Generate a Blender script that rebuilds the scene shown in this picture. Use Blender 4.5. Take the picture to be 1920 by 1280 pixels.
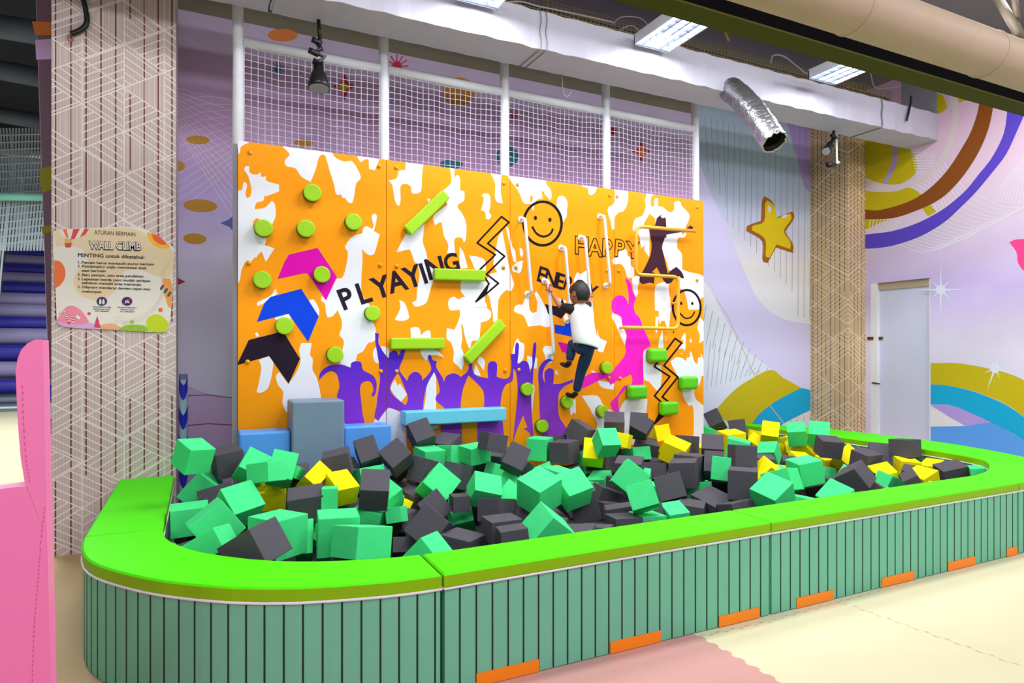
import bpy, bmesh, math, random
from mathutils import Vector, Matrix, Euler
from mathutils.geometry import tessellate_polygon
sc = bpy.context.scene
for o in list(bpy.data.objects):
    bpy.data.objects.remove(o)
COL = sc.collection
PI = math.pi

# ---------------------------------------------------------------- camera
F, TH, HY, EYE = 1201.0, math.radians(25.58), 656.0, 1.57
cam = bpy.data.cameras.new('camera')
cam.sensor_width = 36.0
cam.lens = F / 1920 * 36.0
cam.shift_y = (HY - 640) / 1920
cam.clip_end = 100
camo = bpy.data.objects.new('camera', cam)
camo.location = (0, 0, EYE)
camo.rotation_euler = (PI / 2, 0, -TH)
COL.objects.link(camo)
sc.camera = camo

# ---------------------------------------------------------------- light
sc.view_settings.view_transform = 'Standard'
sc.view_settings.look = 'None'
sc.view_settings.exposure = 0.1
sc.view_settings.gamma = 1.0
sc.view_settings.use_curve_mapping = False
world = bpy.data.worlds.new('world')
sc.world = world
world.use_nodes = True
bg = world.node_tree.nodes['Background']
bg.inputs[0].default_value = (0.86, 0.88, 1.0, 1)
bg.inputs[1].default_value = 0.44

def area(name, loc, sx, sy, power, color=(1, 1, 1), rot=(0, 0, 0)):
    l = bpy.data.lights.new(name, 'AREA')
    l.shape = 'RECTANGLE'; l.size = sx; l.size_y = sy; l.energy = power; l.color = color
    o = bpy.data.objects.new(name, l)
    o.location = loc; o.rotation_euler = rot
    COL.objects.link(o)
    return o
# unseen area lights added for brightness, in rows above the viewer and the pit
HALL = [(x, y, 4.7, 47, 20) for y in (-2.4, 0.2) for x in (-3.2, 0.3, 3.8, 7.0)] + [(x, 3.3, 5.0, 50, 0) for x in (0.3, 2.6, 4.9, 7.2)]
for x, y, z, w, a in HALL:
    area('hall_fill_light', (x, y, z), 1.2, 0.5, w, (0.97, 0.98, 1.0), (math.radians(a), 0, 0))
# added lights without fixtures that brighten the far hall on the left
for x, y in ((-3.0, 10.0), (-3.6, 15.5)):
    area('far_hall_fill', (x, y, 5.6), 2.5, 2.5, 330, (0.9, 0.96, 1.0))

# ---------------------------------------------------------------- helpers
def srgb(r, g, b):
    def f(v):
        v /= 255.0
        return v / 12.92 if v <= 0.04045 else ((v + 0.055) / 1.055) ** 2.4
    return (f(r), f(g), f(b), 1)

def ray(x, y):
    a = (x - 960) / F; b = (HY - y) / F
    c, s = math.cos(TH), math.sin(TH)
    return Vector((a * c + s, c - a * s, b))
def onY(x, y, Y):
    r = ray(x, y); return Vector((0, 0, EYE)) + r * (Y / r.y)
def onX(x, y, X):
    r = ray(x, y); return Vector((0, 0, EYE)) + r * (X / r.x)
def onZ(x, y, Z):
    r = ray(x, y); return Vector((0, 0, EYE)) + r * ((Z - EYE) / r.z)
def project(p):
    c, s = math.cos(TH), math.sin(TH)
    zc = p[1] * c + p[0] * s; xc = p[0] * c - p[1] * s
    return 960 + F * xc / zc, HY - F * (p[2] - EYE) / zc

MATS = {}
def mat(name, rgb, rough=0.6, metal=0.0, spec=0.5, noise=0.0, nscale=8.0, bump=0.0, bscale=60.0, emit=None, estr=0.0, coat=0.0):
    if name in MATS: return MATS[name]
    m = bpy.data.materials.new(name); m.use_nodes = True
    nt = m.node_tree; b = nt.nodes['Principled BSDF']
    col = srgb(*rgb)
    b.inputs['Base Color'].default_value = col
    b.inputs['Roughness'].default_value = rough
    b.inputs['Metallic'].default_value = metal
    b.inputs['Specular IOR Level'].default_value = spec
    b.inputs['Coat Weight'].default_value = coat
    if noise or bump:
        tc = nt.nodes.new('ShaderNodeTexCoord')
    if noise:
        n = nt.nodes.new('ShaderNodeTexNoise'); n.inputs['Scale'].default_value = nscale; n.inputs['Detail'].default_value = 4
        nt.links.new(tc.outputs['Object'], n.inputs['Vector'])
        mr = nt.nodes.new('ShaderNodeMapRange')
        mr.inputs['From Min'].default_value = 0.3; mr.inputs['From Max'].default_value = 0.7
        mr.inputs['To Min'].default_value = 1 - noise; mr.inputs['To Max'].default_value = 1 + noise
        nt.links.new(n.outputs['Fac'], mr.inputs['Value'])
        vm = nt.nodes.new('ShaderNodeVectorMath'); vm.operation = 'SCALE'
        vm.inputs[0].default_value = col[:3]
        nt.links.new(mr.outputs['Result'], vm.inputs['Scale'])
        nt.links.new(vm.outputs['Vector'], b.inputs['Base Color'])
    if bump:
        n2 = nt.nodes.new('ShaderNodeTexNoise'); n2.inputs['Scale'].default_value = bscale; n2.inputs['Detail'].default_value = 3
        nt.links.new(tc.outputs['Object'], n2.inputs['Vector'])
        bp = nt.nodes.new('ShaderNodeBump'); bp.inputs['Strength'].default_value = bump; bp.inputs['Distance'].default_value = 0.01
        nt.links.new(n2.outputs['Fac'], bp.inputs['Height'])
        nt.links.new(bp.outputs['Normal'], b.inputs['Normal'])
    if emit:
        b.inputs['Emission Color'].default_value = srgb(*emit)
        b.inputs['Emission Strength'].default_value = estr
    MATS[name] = m
    return m

def grad(name, stops, axis='Z', rough=0.7, noise=0.03, nscale=2.0):
    """painted colour gradient along one object axis; stops = [(coordinate, rgb)]"""
    if name in MATS: return MATS[name]
    m = bpy.data.materials.new(name); m.use_nodes = True
    nt = m.node_tree; b = nt.nodes['Principled BSDF']; b.inputs['Roughness'].default_value = rough
    b.inputs['Specular IOR Level'].default_value = 0.25
    tc = nt.nodes.new('ShaderNodeTexCoord'); sx = nt.nodes.new('ShaderNodeSeparateXYZ')
    nt.links.new(tc.outputs['Object'], sx.inputs[0])
    lo, hi = stops[0][0], stops[-1][0]
    n = nt.nodes.new('ShaderNodeTexNoise'); n.inputs['Scale'].default_value = nscale; n.inputs['Detail'].default_value = 2
    nt.links.new(tc.outputs['Object'], n.inputs['Vector'])
    ad = nt.nodes.new('ShaderNodeMath'); ad.operation = 'MULTIPLY_ADD'
    nt.links.new(n.outputs['Fac'], ad.inputs[0]); ad.inputs[1].default_value = noise * (hi - lo) * 4
    nt.links.new(sx.outputs[axis], ad.inputs[2])
    mr = nt.nodes.new('ShaderNodeMapRange'); mr.inputs['From Min'].default_value = lo; mr.inputs['From Max'].default_value = hi
    nt.links.new(ad.outputs[0], mr.inputs['Value'])
    cr = nt.nodes.new('ShaderNodeValToRGB'); r = cr.color_ramp
    while len(r.elements) < len(stops): r.elements.new(0.5)
    for e, (c, rgb) in zip(r.elements, stops):
        e.position = (c - lo) / (hi - lo); e.color = srgb(*rgb)
    nt.links.new(mr.outputs['Result'], cr.inputs['Fac'])
    nt.links.new(cr.outputs['Color'], b.inputs['Base Color'])
    MATS[name] = m
    return m

class MB:
    def __init__(s): s.v = []; s.f = []; s.m = []; s.mats = []
    def mi(s, m):
        if m not in s.mats: s.mats.append(m)
        return s.mats.index(m)
    def add(s, vs, fs, m):
        k = len(s.v); i = s.mi(m)
        s.v += [tuple(v) for v in vs]
        for f in fs: s.f.append(tuple(a + k for a in f)); s.m.append(i)
    def box(s, lo, hi, m, M=None):
        x0, y0, z0 = lo; x1, y1, z1 = hi
        vs = [Vector(p) for p in ((x0,y0,z0),(x1,y0,z0),(x1,y1,z0),(x0,y1,z0),(x0,y0,z1),(x1,y0,z1),(x1,y1,z1),(x0,y1,z1))]
        if M: vs = [M @ v for v in vs]
        s.add(vs, [(3,2,1,0),(4,5,6,7),(0,1,5,4),(1,2,6,5),(2,3,7,6),(3,0,4,7)], m)
    def tube(s, pts, r, m, n=10, caps=True):
        pts = [Vector(p) for p in pts]; rings = []; N = len(pts)
        rr = r if isinstance(r, (list, tuple)) else [r] * N
        t0 = (pts[1] - pts[0]).normalized()
        up = Vector((0, 0, 1)) if abs(t0.z) < 0.9 else Vector((1, 0, 0))
        u = t0.cross(up).normalized()
        for i, p in enumerate(pts):
            t = ((pts[min(i + 1, N - 1)] - pts[max(i - 1, 0)])).normalized()
            u = (u - t * u.dot(t)).normalized(); w = t.cross(u)
            rings.append([p + (u * math.cos(2 * PI * k / n) + w * math.sin(2 * PI * k / n)) * rr[i] for k in range(n)])
        vs = [v for R in rings for v in R]; fs = []
        for i in range(N - 1):
            for k in range(n):
                a = i * n + k; b = i * n + (k + 1) % n
                fs.append((a, b, b + n, a + n))
        if caps:
            fs.append(tuple(range(n - 1, -1, -1))); fs.append(tuple((N - 1) * n + k for k in range(n)))
        s.add(vs, fs, m)
    def prism(s, poly, z0, z1, m, mside=None, M=None):
        """vertical prism of a plan polygon [(x,y)]"""
        n = len(poly); tri = tessellate_polygon([[Vector((x, y, 0)) for x, y in poly]])
        area2 = sum(poly[i][0] * poly[(i + 1) % n][1] - poly[(i + 1) % n][0] * poly[i][1] for i in range(n))
        vs = [Vector((x, y, z0)) for x, y in poly] + [Vector((x, y, z1)) for x, y in poly]
        if M: vs = [M @ v for v in vs]
        top = []; bot = []
        for t in tri:
            a, b, c = t
            ar = (poly[b][0]-poly[a][0])*(poly[c][1]-poly[a][1]) - (poly[c][0]-poly[a][0])*(poly[b][1]-poly[a][1])
            if ar < 0: a, c = c, a
            top.append((a + n, b + n, c + n)); bot.append((c, b, a))
        s.add(vs, top + bot, m)
        sd = [(i, (i + 1) % n, (i + 1) % n + n, i + n) if area2 > 0 else ((i + 1) % n, i, i + n, (i + 1) % n + n) for i in range(n)]
        s.add(vs, sd, mside or m)
    def build(s, name, parent=None, smooth=False, bevel=0, seg=2, origin=None):
        me = bpy.data.meshes.new(name)
        vs = s.v
        if origin is not None:
            vs = [(v[0] - origin[0], v[1] - origin[1], v[2] - origin[2]) for v in vs]
        me.from_pydata(vs, [], s.f)
        for m in s.mats: me.materials.append(m)
        me.polygons.foreach_set('material_index', s.m)
        if smooth: me.polygons.foreach_set('use_smooth', [True] * len(me.polygons))
        me.update()
        o = bpy.data.objects.new(name, me); COL.objects.link(o)
        if origin is not None: o.location = origin
        if parent: o.parent = parent
        if bevel:
            w = o.modifiers.new('bevel', 'BEVEL'); w.width = bevel; w.segments = seg; w.limit_method = 'ANGLE'; w.angle_limit = 0.7
            w.harden_normals = False
        return o

def tag(o, label, cat, group=None, kind=None):
    o['label'] = label; o['category'] = cat
    if group: o['group'] = group
    if kind: o['kind'] = kind
    return o
def struct(o): o['kind'] = 'structure'; return o
def thing(name, label, cat, loc=(0, 0, 0), group=None):
    o = bpy.data.objects.new(name, None); o.location = loc; o.empty_display_size = 0.1; COL.objects.link(o)
    return tag(o, label, cat, group)
def lift(o, root):
    """parent a mesh built in world coordinates under an empty that has a location"""
    o.parent = root; o.matrix_parent_inverse = Matrix.Translation(-Vector(root.location))
    return o

def arc3(p, c, q, n=5):
    """round the corner c between p and q"""
    p, c, q = Vector(p), Vector(c), Vector(q)
    return [(p.lerp(c, t)).lerp(c.lerp(q, t), t) for t in [i / n for i in range(n + 1)]]

def smooth2(pts, closed=True, k=4):
    n = len(pts); P = [Vector((x, y)) for x, y in pts]; out = []
    T = []
    for i in range(n):
        a = P[i] - P[(i - 1) % n]; b = P[(i + 1) % n] - P[i]
        if (not closed and i in (0, n - 1)) or a.length < 1e-9 or b.length < 1e-9: T.append(None); continue
        ang = a.angle(b)
        T.append(None if ang > 1.15 else (P[(i + 1) % n] - P[(i - 1) % n]) * 0.5)
    for i in range(n if closed else n - 1):
        p0, p1 = P[i], P[(i + 1) % n]; d = p1 - p0
        if T[i] is None and T[(i + 1) % n] is None: out.append((p0.x, p0.y)); continue
        def lim(t):
            if t is None: return d
            return t * min(1.0, 1.2 * d.length / max(t.length, 1e-9))
        m0 = lim(T[i]); m1 = lim(T[(i + 1) % n])
        for j in range(k):
            t = j / k
            h = (2*t**3 - 3*t**2 + 1) * p0 + (t**3 - 2*t**2 + t) * m0 + (-2*t**3 + 3*t**2) * p1 + (t**3 - t**2) * m1
            out.append((h.x, h.y))
    if not closed: out.append((P[-1].x, P[-1].y))
    return out

# painting on a flat wall: every patch becomes a thin facet just off the wall
class Paint:
    def __init__(s, mb, plane, val, step=0.0005):
        s.mb = mb; s.plane = plane; s.val = val; s.step = step
        s.k = 0
    def pt(s, x, y, layer):
        if s.plane == 'Y': return onY(x, y, s.val) + Vector((0, -layer * s.step, 0))
        return onX(x, y, s.val) + Vector((-layer * s.step, 0, 0))
    def poly(s, px, m, layer, sm=True, k=4):
        s.k += 1; layer = layer + s.k * 0.0016
        if sm: px = smooth2(px, True, k)
        q = [px[0]]
        for p in px[1:]:
            if abs(p[0] - q[-1][0]) + abs(p[1] - q[-1][1]) > 0.02: q.append(p)
        V = [s.pt(x, y, layer) for x, y in q]
        tr = tessellate_polygon([V])
        out = []
        for a, b, c in tr:
            nn = (V[b] - V[a]).cross(V[c] - V[a])
            w = nn.y if s.plane == 'Y' else nn.x
            out.append((a, b, c) if w < 0 else (c, b, a))
        s.mb.add(V, out, m)
    def stroke(s, px, w, m, layer, closed=False):
        n = len(px)
        for i in range(n if closed else n - 1):
            a = Vector(px[i]); b = Vector(px[(i + 1) % n]); d = b - a
            if d.length < 1e-6: continue
            u = Vector((-d.y, d.x)).normalized() * w / 2; e = d.normalized() * w * 0.32
            s.poly([tuple(a + u - e), tuple(b + u + e), tuple(b - u + e), tuple(a - u - e)], m, layer + (i % 2) * 0.12, False)
    def ell(s, cx, cy, rx, ry, m, layer, n=20, rot=0):
        c, sn = math.cos(rot), math.sin(rot)
        s.poly([(cx + rx*math.cos(t)*c - ry*math.sin(t)*sn, cy + rx*math.cos(t)*sn + ry*math.sin(t)*c) for t in [2*PI*i/n for i in range(n)]], m, layer, False)

GLY = {}
def glyph(ch, offset=0.0):
    key = (ch, offset)
    if key in GLY: return GLY[key]
    cu = bpy.data.curves.new('t', 'FONT'); cu.body = ch; cu.size = 1; cu.offset = offset; cu.align_x = 'CENTER'
    cu.resolution_u = 3
    o = bpy.data.objects.new('t', cu); COL.objects.link(o)
    dg = bpy.context.evaluated_depsgraph_get()
    me = bpy.data.meshes.new_from_object(o.evaluated_get(dg))
    V = [(v.co.x, v.co.y) for v in me.vertices]; Fc = [tuple(p.vertices) for p in me.polygons]
    bpy.data.objects.remove(o); bpy.data.meshes.remove(me)
    GLY[key] = (V, Fc)
    return GLY[key]
CAP = max(y for x, y in glyph('H')[0])
def text_on(mb, s, origin, ux, uy, h, m, offset=0.0, wide=1.0):
    """write string s in world: origin = base centre, ux/uy unit vectors, h = cap height"""
    V, Fc = glyph(s, offset); k = h / CAP
    vs = [Vector(origin) + ux * (x * k * wide) + uy * (y * k) for x, y in V]
    nrm = ux.cross(uy); out = []
    for f in Fc:
        nn = (vs[f[1]] - vs[f[0]]).cross(vs[f[2]] - vs[f[0]])
        out.append(f if nn.dot(nrm) > 0 else f[::-1])
    mb.add(vs, out, m)

# ---------------------------------------------------------------- the setting
YW, XW = 6.75, 8.57            # mural wall behind, wall with the door on the right
white = mat('white_paint', (235, 235, 240), 0.6)

# floor: interlocking foam mats, cream and pink, fine dimple bump
m_cream = mat('cream_mat', (226, 216, 180), 0.75, spec=0.3, noise=0.03, nscale=1.5, bump=0.12, bscale=55)
m_pinkmat = mat('dusty_pink_mat', (208, 155, 148), 0.75, spec=0.3, noise=0.03, nscale=1.5, bump=0.12, bscale=55)
m_tan = mat('tan_vinyl_floor', (190, 160, 118), 0.7, spec=0.3, noise=0.04, nscale=2)
m_joint = mat('mat_joint', (200, 188, 160), 0.9)
mb = MB()
mb.box((-9, -5, -0.12), (9.2, 24, -0.004), m_cream)
def fquad(pts, m, z=0.0):
    n = len(pts); V = [Vector((x, y, z)) for x, y in pts]
    out = []
    for a, b, c in tessellate_polygon([V]):
        nn = (V[b] - V[a]).cross(V[c] - V[a]); out.append((a, b, c) if nn.z > 0 else (c, b, a))
    mb.add(V, out, m)
fquad([(-9, -5), (9.2, -5), (9.2, 7), (-9, 7)], m_cream, -0.002)
pinkc = [tuple(onZ(x, y, 0)[:2]) for x, y in ((1312, 1192), (1470, 1281))]
# toothed edge of the pink mats
def teeth(a, b, n, amp):
    a, b = Vector(a), Vector(b); d = (b - a) / n; u = Vector((-d.y, d.x)).normalized() * amp; out = []
    for i in range(n):
        p = a + d * i
        s = 1 if i % 2 == 0 else -1
        out += [tuple(p + d * 0.18 + u * s * 0.5), tuple(p + d * 0.05 + u * s), tuple(p + d * 0.95 + u * s), tuple(p + d * 0.82 + u * s * 0.5)]
    return out
A0 = Vector(pinkc[0]); A1 = Vector(pinkc[1]); dd = (A1 - A0).normalized()
B0 = A0 - dd * 3.0 + dd * 1.3
edge = teeth(A0 + dd * -1.2, A0 + dd * 3.6, 104, 0.009)
fquad(edge + [tuple(A0 + dd * 3.6 + Vector((-6.0, -1.0))), tuple(A0 + dd * -1.2 + Vector((-5.0, 0)))], m_pinkmat, -0.0005)
tanp = [(-9, 2.2), (-0.35, 2.2), (-0.35, 7), (-9, 7)]
fquad(tanp, m_tan, 0.0)
for a, b in (((1462, 1158), (1990, 1010)), ((1583, 1130), (1920, 1250)), ((1300, 1195), (1465, 1160))):
    p = onZ(*a, 0); q = onZ(*b, 0); u = Vector((-(q - p).y, (q - p).x, 0)).normalized() * 0.0025
    n = max(6, int((q - p).length / 0.05))
    for i in range(n):
        s = p.lerp(q, i / n); e = p.lerp(q, (i + .5) / n); o_ = u * (3 if i % 2 else -3)
        fquad([tuple((s + u + o_)[:2]), tuple((s - u + o_)[:2]), tuple((e - u + o_)[:2]), tuple((e + u + o_)[:2])], m_joint, 0.0006)
struct(mb.build('floor'))

# ceiling slabs
m_ceil = mat('grey_ceiling', (128, 126, 130), 0.9, noise=0.08, nscale=1.2)
m_void = mat('dark_ceiling_void', (34, 36, 42), 0.9)
mb = MB(); mb.box((-1.4, 3.2, 5.3), (9.2, 7.1, 5.45), m_ceil); mb.box((-1.4, 3.1, 5.15), (9.2, 3.3, 5.45), m_void)
struct(mb.build('ceiling'))
mb = MB(); mb.box((-1.4, -5, 6.3), (9.2, 3.2, 6.4), m_void)
mb.box((-9, -5, 7.6), (-1.4, 24, 7.7), m_void)
struct(mb.build('ceiling_upper'))

# ---- mural wall behind
m_wallback = grad('mural_back_lifted_gradient', [(0.3, (238, 224, 250)), (1.4, (232, 226, 253)), (2.4, (234, 228, 252)), (3.3, (205, 182, 238)), (4.0, (222, 176, 226)), (4.75, (200, 184, 215))])  # mural colours, lower stops lightened to offset the shade behind the board
m_wallR = grad('mural_right_gradient', [(0.5, (212, 206, 242)), (1.9, (226, 216, 242)), (2.6, (200, 180, 232)), (3.6, (226, 204, 226)), (5.0, (228, 186, 214))])
m_plaster = mat('olive_grey_plaster', (124, 118, 100), 0.9, noise=0.06, nscale=3)
m_greypl = mat('grey_plaster', (150, 150, 160), 0.9, noise=0.05, nscale=3)
C = {}
def cm(key, rgb, rough=0.6): C[key] = mat('paint_' + key, rgb, rough, spec=0.3)
cm('ochre', (205, 150, 50)); cm('teal', (40, 130, 150)); cm('red', (200, 40, 70)); cm('bluegrey', (90, 110, 185)); cm('yellow', (222, 200, 0))
cm('sky', (10, 165, 215)); cm('cornflower', (90, 155, 235)); cm('lav', (216, 208, 248)); cm('lavdeep', (176, 150, 222)); cm('offwhite', (225, 220, 226))
cm('line', (150, 142, 130)); cm('linewhite', (235, 228, 240)); cm('mustard', (200, 178, 10)); cm('brown', (138, 72, 10)); cm('violet', (92, 68, 200))
cm('beige', (222, 205, 212)); cm('rose', (245, 65, 140)); cm('stary', (225, 195, 10)); cm('starb', (165, 95, 20)); cm('ghost', (222, 226, 245)); cm('purple', (222, 192, 240)); cm('plum', (165, 80, 130))
cm('orangep', (225, 130, 60)); cm('olive', (150, 150, 20)); cm('mauve', (125, 98, 112)); cm('mint', (205, 225, 225)); cm('goldline', (200, 180, 130))
m_cool = grad('mural_cool', [(0.7, (216, 216, 246)), (2.0, (226, 230, 246)), (3.0, (234, 228, 230)), (3.7, (198, 204, 232)), (4.4, (172, 194, 216))])

mb = MB()
PB = Paint(mb, 'Y', YW)
tl = onY(66, -60, YW); bl = onY(97, 900, YW)
Vb = [(tl.x, YW, 4.757), (bl.x, YW, bl.z), (bl.x + .02, YW, 0), (XW, YW, 0), (XW, YW, 4.757)]
mb.add(Vb + [(x, y + .2, z) for x, y, z in Vb], [(0, 1, 2, 3, 4), (9, 8, 7, 6, 5), (0, 5, 6, 1), (1, 6, 7, 2), (4, 9, 5, 0)], m_wallback)
mb.box((tl.x, YW, 4.757), (XW, YW + .2, 5.3), m_plaster)
# plain side strip left of the pillar
PB.poly([(66, -60), (110, -60), (110, 720), (92, 720)], C['mauve'], 1, False)
PB.poly([(60, 40), (110, 42), (110, 66), (66, 66)], C['orangep'], 2); PB.poly([(66, 75), (110, 72), (110, 110), (68, 112)], C['purple'], 2)
PB.poly([(74, 318), (110, 305), (110, 350), (78, 362)], C['olive'], 2); PB.poly([(78, 425), (110, 420), (110, 430), (80, 440)], C['olive'], 2)
# left field between the pillar and the climbing wall
for (cx, cy, rx, ry) in ((371, 262.5, 22, 8), (333, 311, 14, 10), (375.5, 385.5, 32, 12), (365.5, 447.5, 22, 10)):
    PB.ell(cx, cy, rx, ry, C['ochre'], 3, rot=0.06)
PB.poly([(413, 418), (428, 412), (440, 402), (452, 415), (442, 440), (430, 425)], C['bluegrey'], 3, False)
PB.poly([(325, 510), (334, 521), (348, 528), (334, 534), (325, 545)], C['red'], 3, False)
PB.poly([(325, 715), (350, 722), (380, 735), (445, 752), (445, 1040), (325, 1040)], C['purple'], 2)
PB.stroke([(343, 742), (390, 740), (445, 747)], 2, C['plum'], 3); PB.stroke([(343, 798), (390, 794), (445, 797)], 2, C['plum'], 3)
for i in range(13):
    PB.stroke([(322, 163 + i * 5.5), (445, 192 + i * 19)], 1.3, C['linewhite'], 2.5)
    PB.stroke([(322, 196 + i * 17), (380, 180 + i * 15), (445, 186 + i * 10)], 1.1, C['linewhite'], 2.8)
for i in range(14):
    PB.stroke([(455, 197 + i * 4), (600, 225 + i * 6), (735, 262 + i * 8)], 1.2, C['linewhite'], 2.5)
# motifs seen through the nets
def burst(cx, cy, r, m, n=14, k=.35, ly=3):
    for i in range(n):
        a = 2 * PI * i / n
        PB.poly([(cx + r*k*math.cos(a-.12), cy + r*k*math.sin(a-.12)), (cx + r*math.cos(a-.05), cy + r*math.sin(a-.05)), (cx + r*math.cos(a+.05), cy + r*math.sin(a+.05)), (cx + r*k*math.cos(a+.12), cy + r*k*math.sin(a+.12))], m, ly, False)
    PB.ell(cx, cy, r * .42, r * .42, m, ly + .3)
burst(521, 129, 15, C['teal']); burst(744, 124, 22, C['red'], 12); burst(963, 217, 12, C['red'], 12)
def star4(P_, cx, cy, r, m, ly, k=.3):
    P_.poly([(cx + (r if i % 2 == 0 else r * k) * math.cos(PI / 4 * i), cy + (r * 1.15 if i % 2 == 0 else r * k) * math.sin(PI / 4 * i)) for i in range(8)], m, ly, False)
star4(PB, 646, 162, 23, C['red'], 3, .42); star4(PB, 644, 163, 12, C['yellow'], 3.4, .6)
star4(PB, 1202, 284, 19, C['red'], 3, .42); star4(PB, 1202, 284, 11, C['orangep'], 3.4, .6)
PB.ell(860, 172, 31, 27, C['ochre'], 3); PB.ell(530, 66, 28, 12, C['orangep'], 3); PB.ell(569, 268, 18, 8, C['ochre'], 3)
PB.ell(951, 293, 21, 20, C['teal'], 3); PB.ell(846, 308, 22, 9, C['teal'], 3); PB.ell(1150, 246, 6, 7, C['red'], 3)
# right field between the climbing wall and the far pillar
def zr(p): return [(1300 + x / 1.939, 200 + y / 1.939) for x, y in p]
def z6(p): return [(1300 + x / 5.333, 560 + y / 5.333) for x, y in p]
PB.poly([(1308, 150), (1620, 150), (1620, 860), (1308, 860)], m_cool, 1, False)
PB.poly(zr([(30,220),(70,330),(120,430),(170,560),(230,690),(310,765),(425,790),(440,790),(440,1030),(370,1010),(280,950),(180,870),(110,760),(60,660),(20,600),(20,220)]), C['lav'], 2)
PB.poly(zr([(340,60),(440,60),(440,330),(400,280),(380,200)]), C['lavdeep'], 2)
for i in range(19):
    x = 34 + i * 21.5; top = 40; bot = 330 + i * 23 if i < 16 else 770
    PB.stroke(zr([(x + 8, top + 20 + (i % 4) * 12), (x + 2, min(bot, 770) - 6)]), 0.8, C['line'], 2.4) if i > 3 else PB.stroke(zr([(x + 8, 40), (x + 20, 240 + 40 * i)]), 0.8, C['line'], 2.4)
for i in range(11):
    PB.stroke(z6([(130 + i * 62, 60 + i * 62), (150 + i * 62 - 85, 420 + i * 40)]), 0.9, C['line'], 2.4)
    PB.stroke(z6([(170 + i * 50, 420 + i * 30), (130 + i * 50 - 10 * i / 4, min(980, 900 + i * 5) - i * 20)]), 0.8, C['line'], 2.4)
PB.stroke(z6([(230, 0), (340, 170), (480, 470), (620, 790)]), 1.1, C['goldline'], 2.6)
PB.poly(z6([(190,1140),(250,1080),(340,980),(450,880),(560,810),(770,710),(900,790),(1080,890),(1000,930),(880,990),(770,1060),(650,1160),(560,1290),(400,1290),(300,1200)]), C['mustard'], 3)
PB.poly(z6([(560,1290),(650,1160),(770,1060),(880,990),(1000,930),(1080,893),(1190,915),(1190,1105),(1050,1170),(900,1250),(850,1320),(560,1320)]), C['sky'], 3.4)
PB.poly(z6([(780,1345),(850,1290),(900,1250),(1050,1170),(1190,1105),(1190,1345)]), C['offwhite'], 3.8)
PB.stroke(z6([(765, 1065), (905, 1245)]), 1.6, C['goldline'], 3.9)
PB.poly(z6([(130,1140),(190,1150),(300,1200),(420,1280),(400,1400),(130,1400)]), C['mint'], 2.6, False)
for x in (960, 1020, 1090, 1150): PB.stroke(z6([(x, 1290), (x + 20, 1190 - (x - 960) * .2)]), 0.8, C['line'], 4.1)
star = [(260,325),(290,350),(303,402),(362,380),(366,405),(333,455),(362,500),(362,532),(300,512),(270,568),(252,560),(250,490),(192,452),(196,433),(245,415),(250,340)]
PB.poly(zr(star), C['starb'], 4)
ccx = sum(p[0] for p in star) / 16; ccy = sum(p[1] for p in star) / 16
PB.poly(zr([(ccx + (x - ccx) * .82 + 4, ccy + (y - ccy) * .86 - 2) for x, y in star]), C['stary'], 4.5)
PB.ell(1300 + 276/1.939, 200 + 372/1.939, 3, 7, C['offwhite'], 5, rot=-.2); PB.ell(1300 + 332/1.939, 200 + 398/1.939, 6, 3, C['offwhite'], 5, rot=-.3)
struct(mb.build('wall_back'))

# ---- wall with the door on the right
mb = MB()
PR = Paint(mb, 'X', XW)
dT = onX(1632.8, 533, XW); dR = onX(1744.5, 519, XW)
DY0, DY1, DZ = dR.y, dT.y, (dT.z + dR.z) / 2
def wq(y0, y1, z0, z1, m=m_wallR): mb.box((XW, y0, z0), (XW + .2, y1, z1), m)
wq(-5, DY0, 0, 6.3); wq(DY0, DY1, DZ, 5.3); wq(DY1, YW + .2, 0, 5.3)
p = onX(1757, 150, XW)
PR.poly([(1690, 140), (1757, 150), (1757, 215), (1690, 230)], m_greypl, 4, False)
def z4(p): return [(1560 + x / 3.5556, 180 + y / 3.5556) for x, y in p]
def z5(p): return [(1700 + x / 3.368, 480 + y / 3.368) for x, y in p]
PR.poly(z4([(215,150),(400,250),(520,355),(560,430),(560,510),(480,575),(400,590),(300,575),(215,540)]), C['mustard'], 2)
PR.poly(z4([(215,630),(400,640),(520,610),(600,660),(560,710),(400,770),(215,770)]), C['mustard'], 2)
PR.poly(z4([(600,745),(650,720),(695,770),(640,800)]), C['mustard'], 2)
PR.poly(z4([(215,825),(380,825),(300,855),(240,885),(215,885)]), C['mustard'], 2, False)
PR.poly(z4([(696,-20),(740,0),(770,80),(720,115),(696,110)]), C['mustard'], 2); PR.poly(z4([(820,-40),(920,-40),(900,20),(850,45)]), C['mustard'], 2)
PR.poly(z4([(405,330),(437,345),(430,450),(370,570),(330,592),(370,520),(403,430)]), C['lavdeep'], 2.4)
PR.poly(z4([(215,538),(320,580),(450,590),(560,545),(650,480),(740,370),(790,220),(800,100),(770,-40),(830,-40),(845,130),(830,250),(780,380),(690,500),(600,570),(470,615),(340,640),(215,630)]), C['beige'], 2.8)
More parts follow.
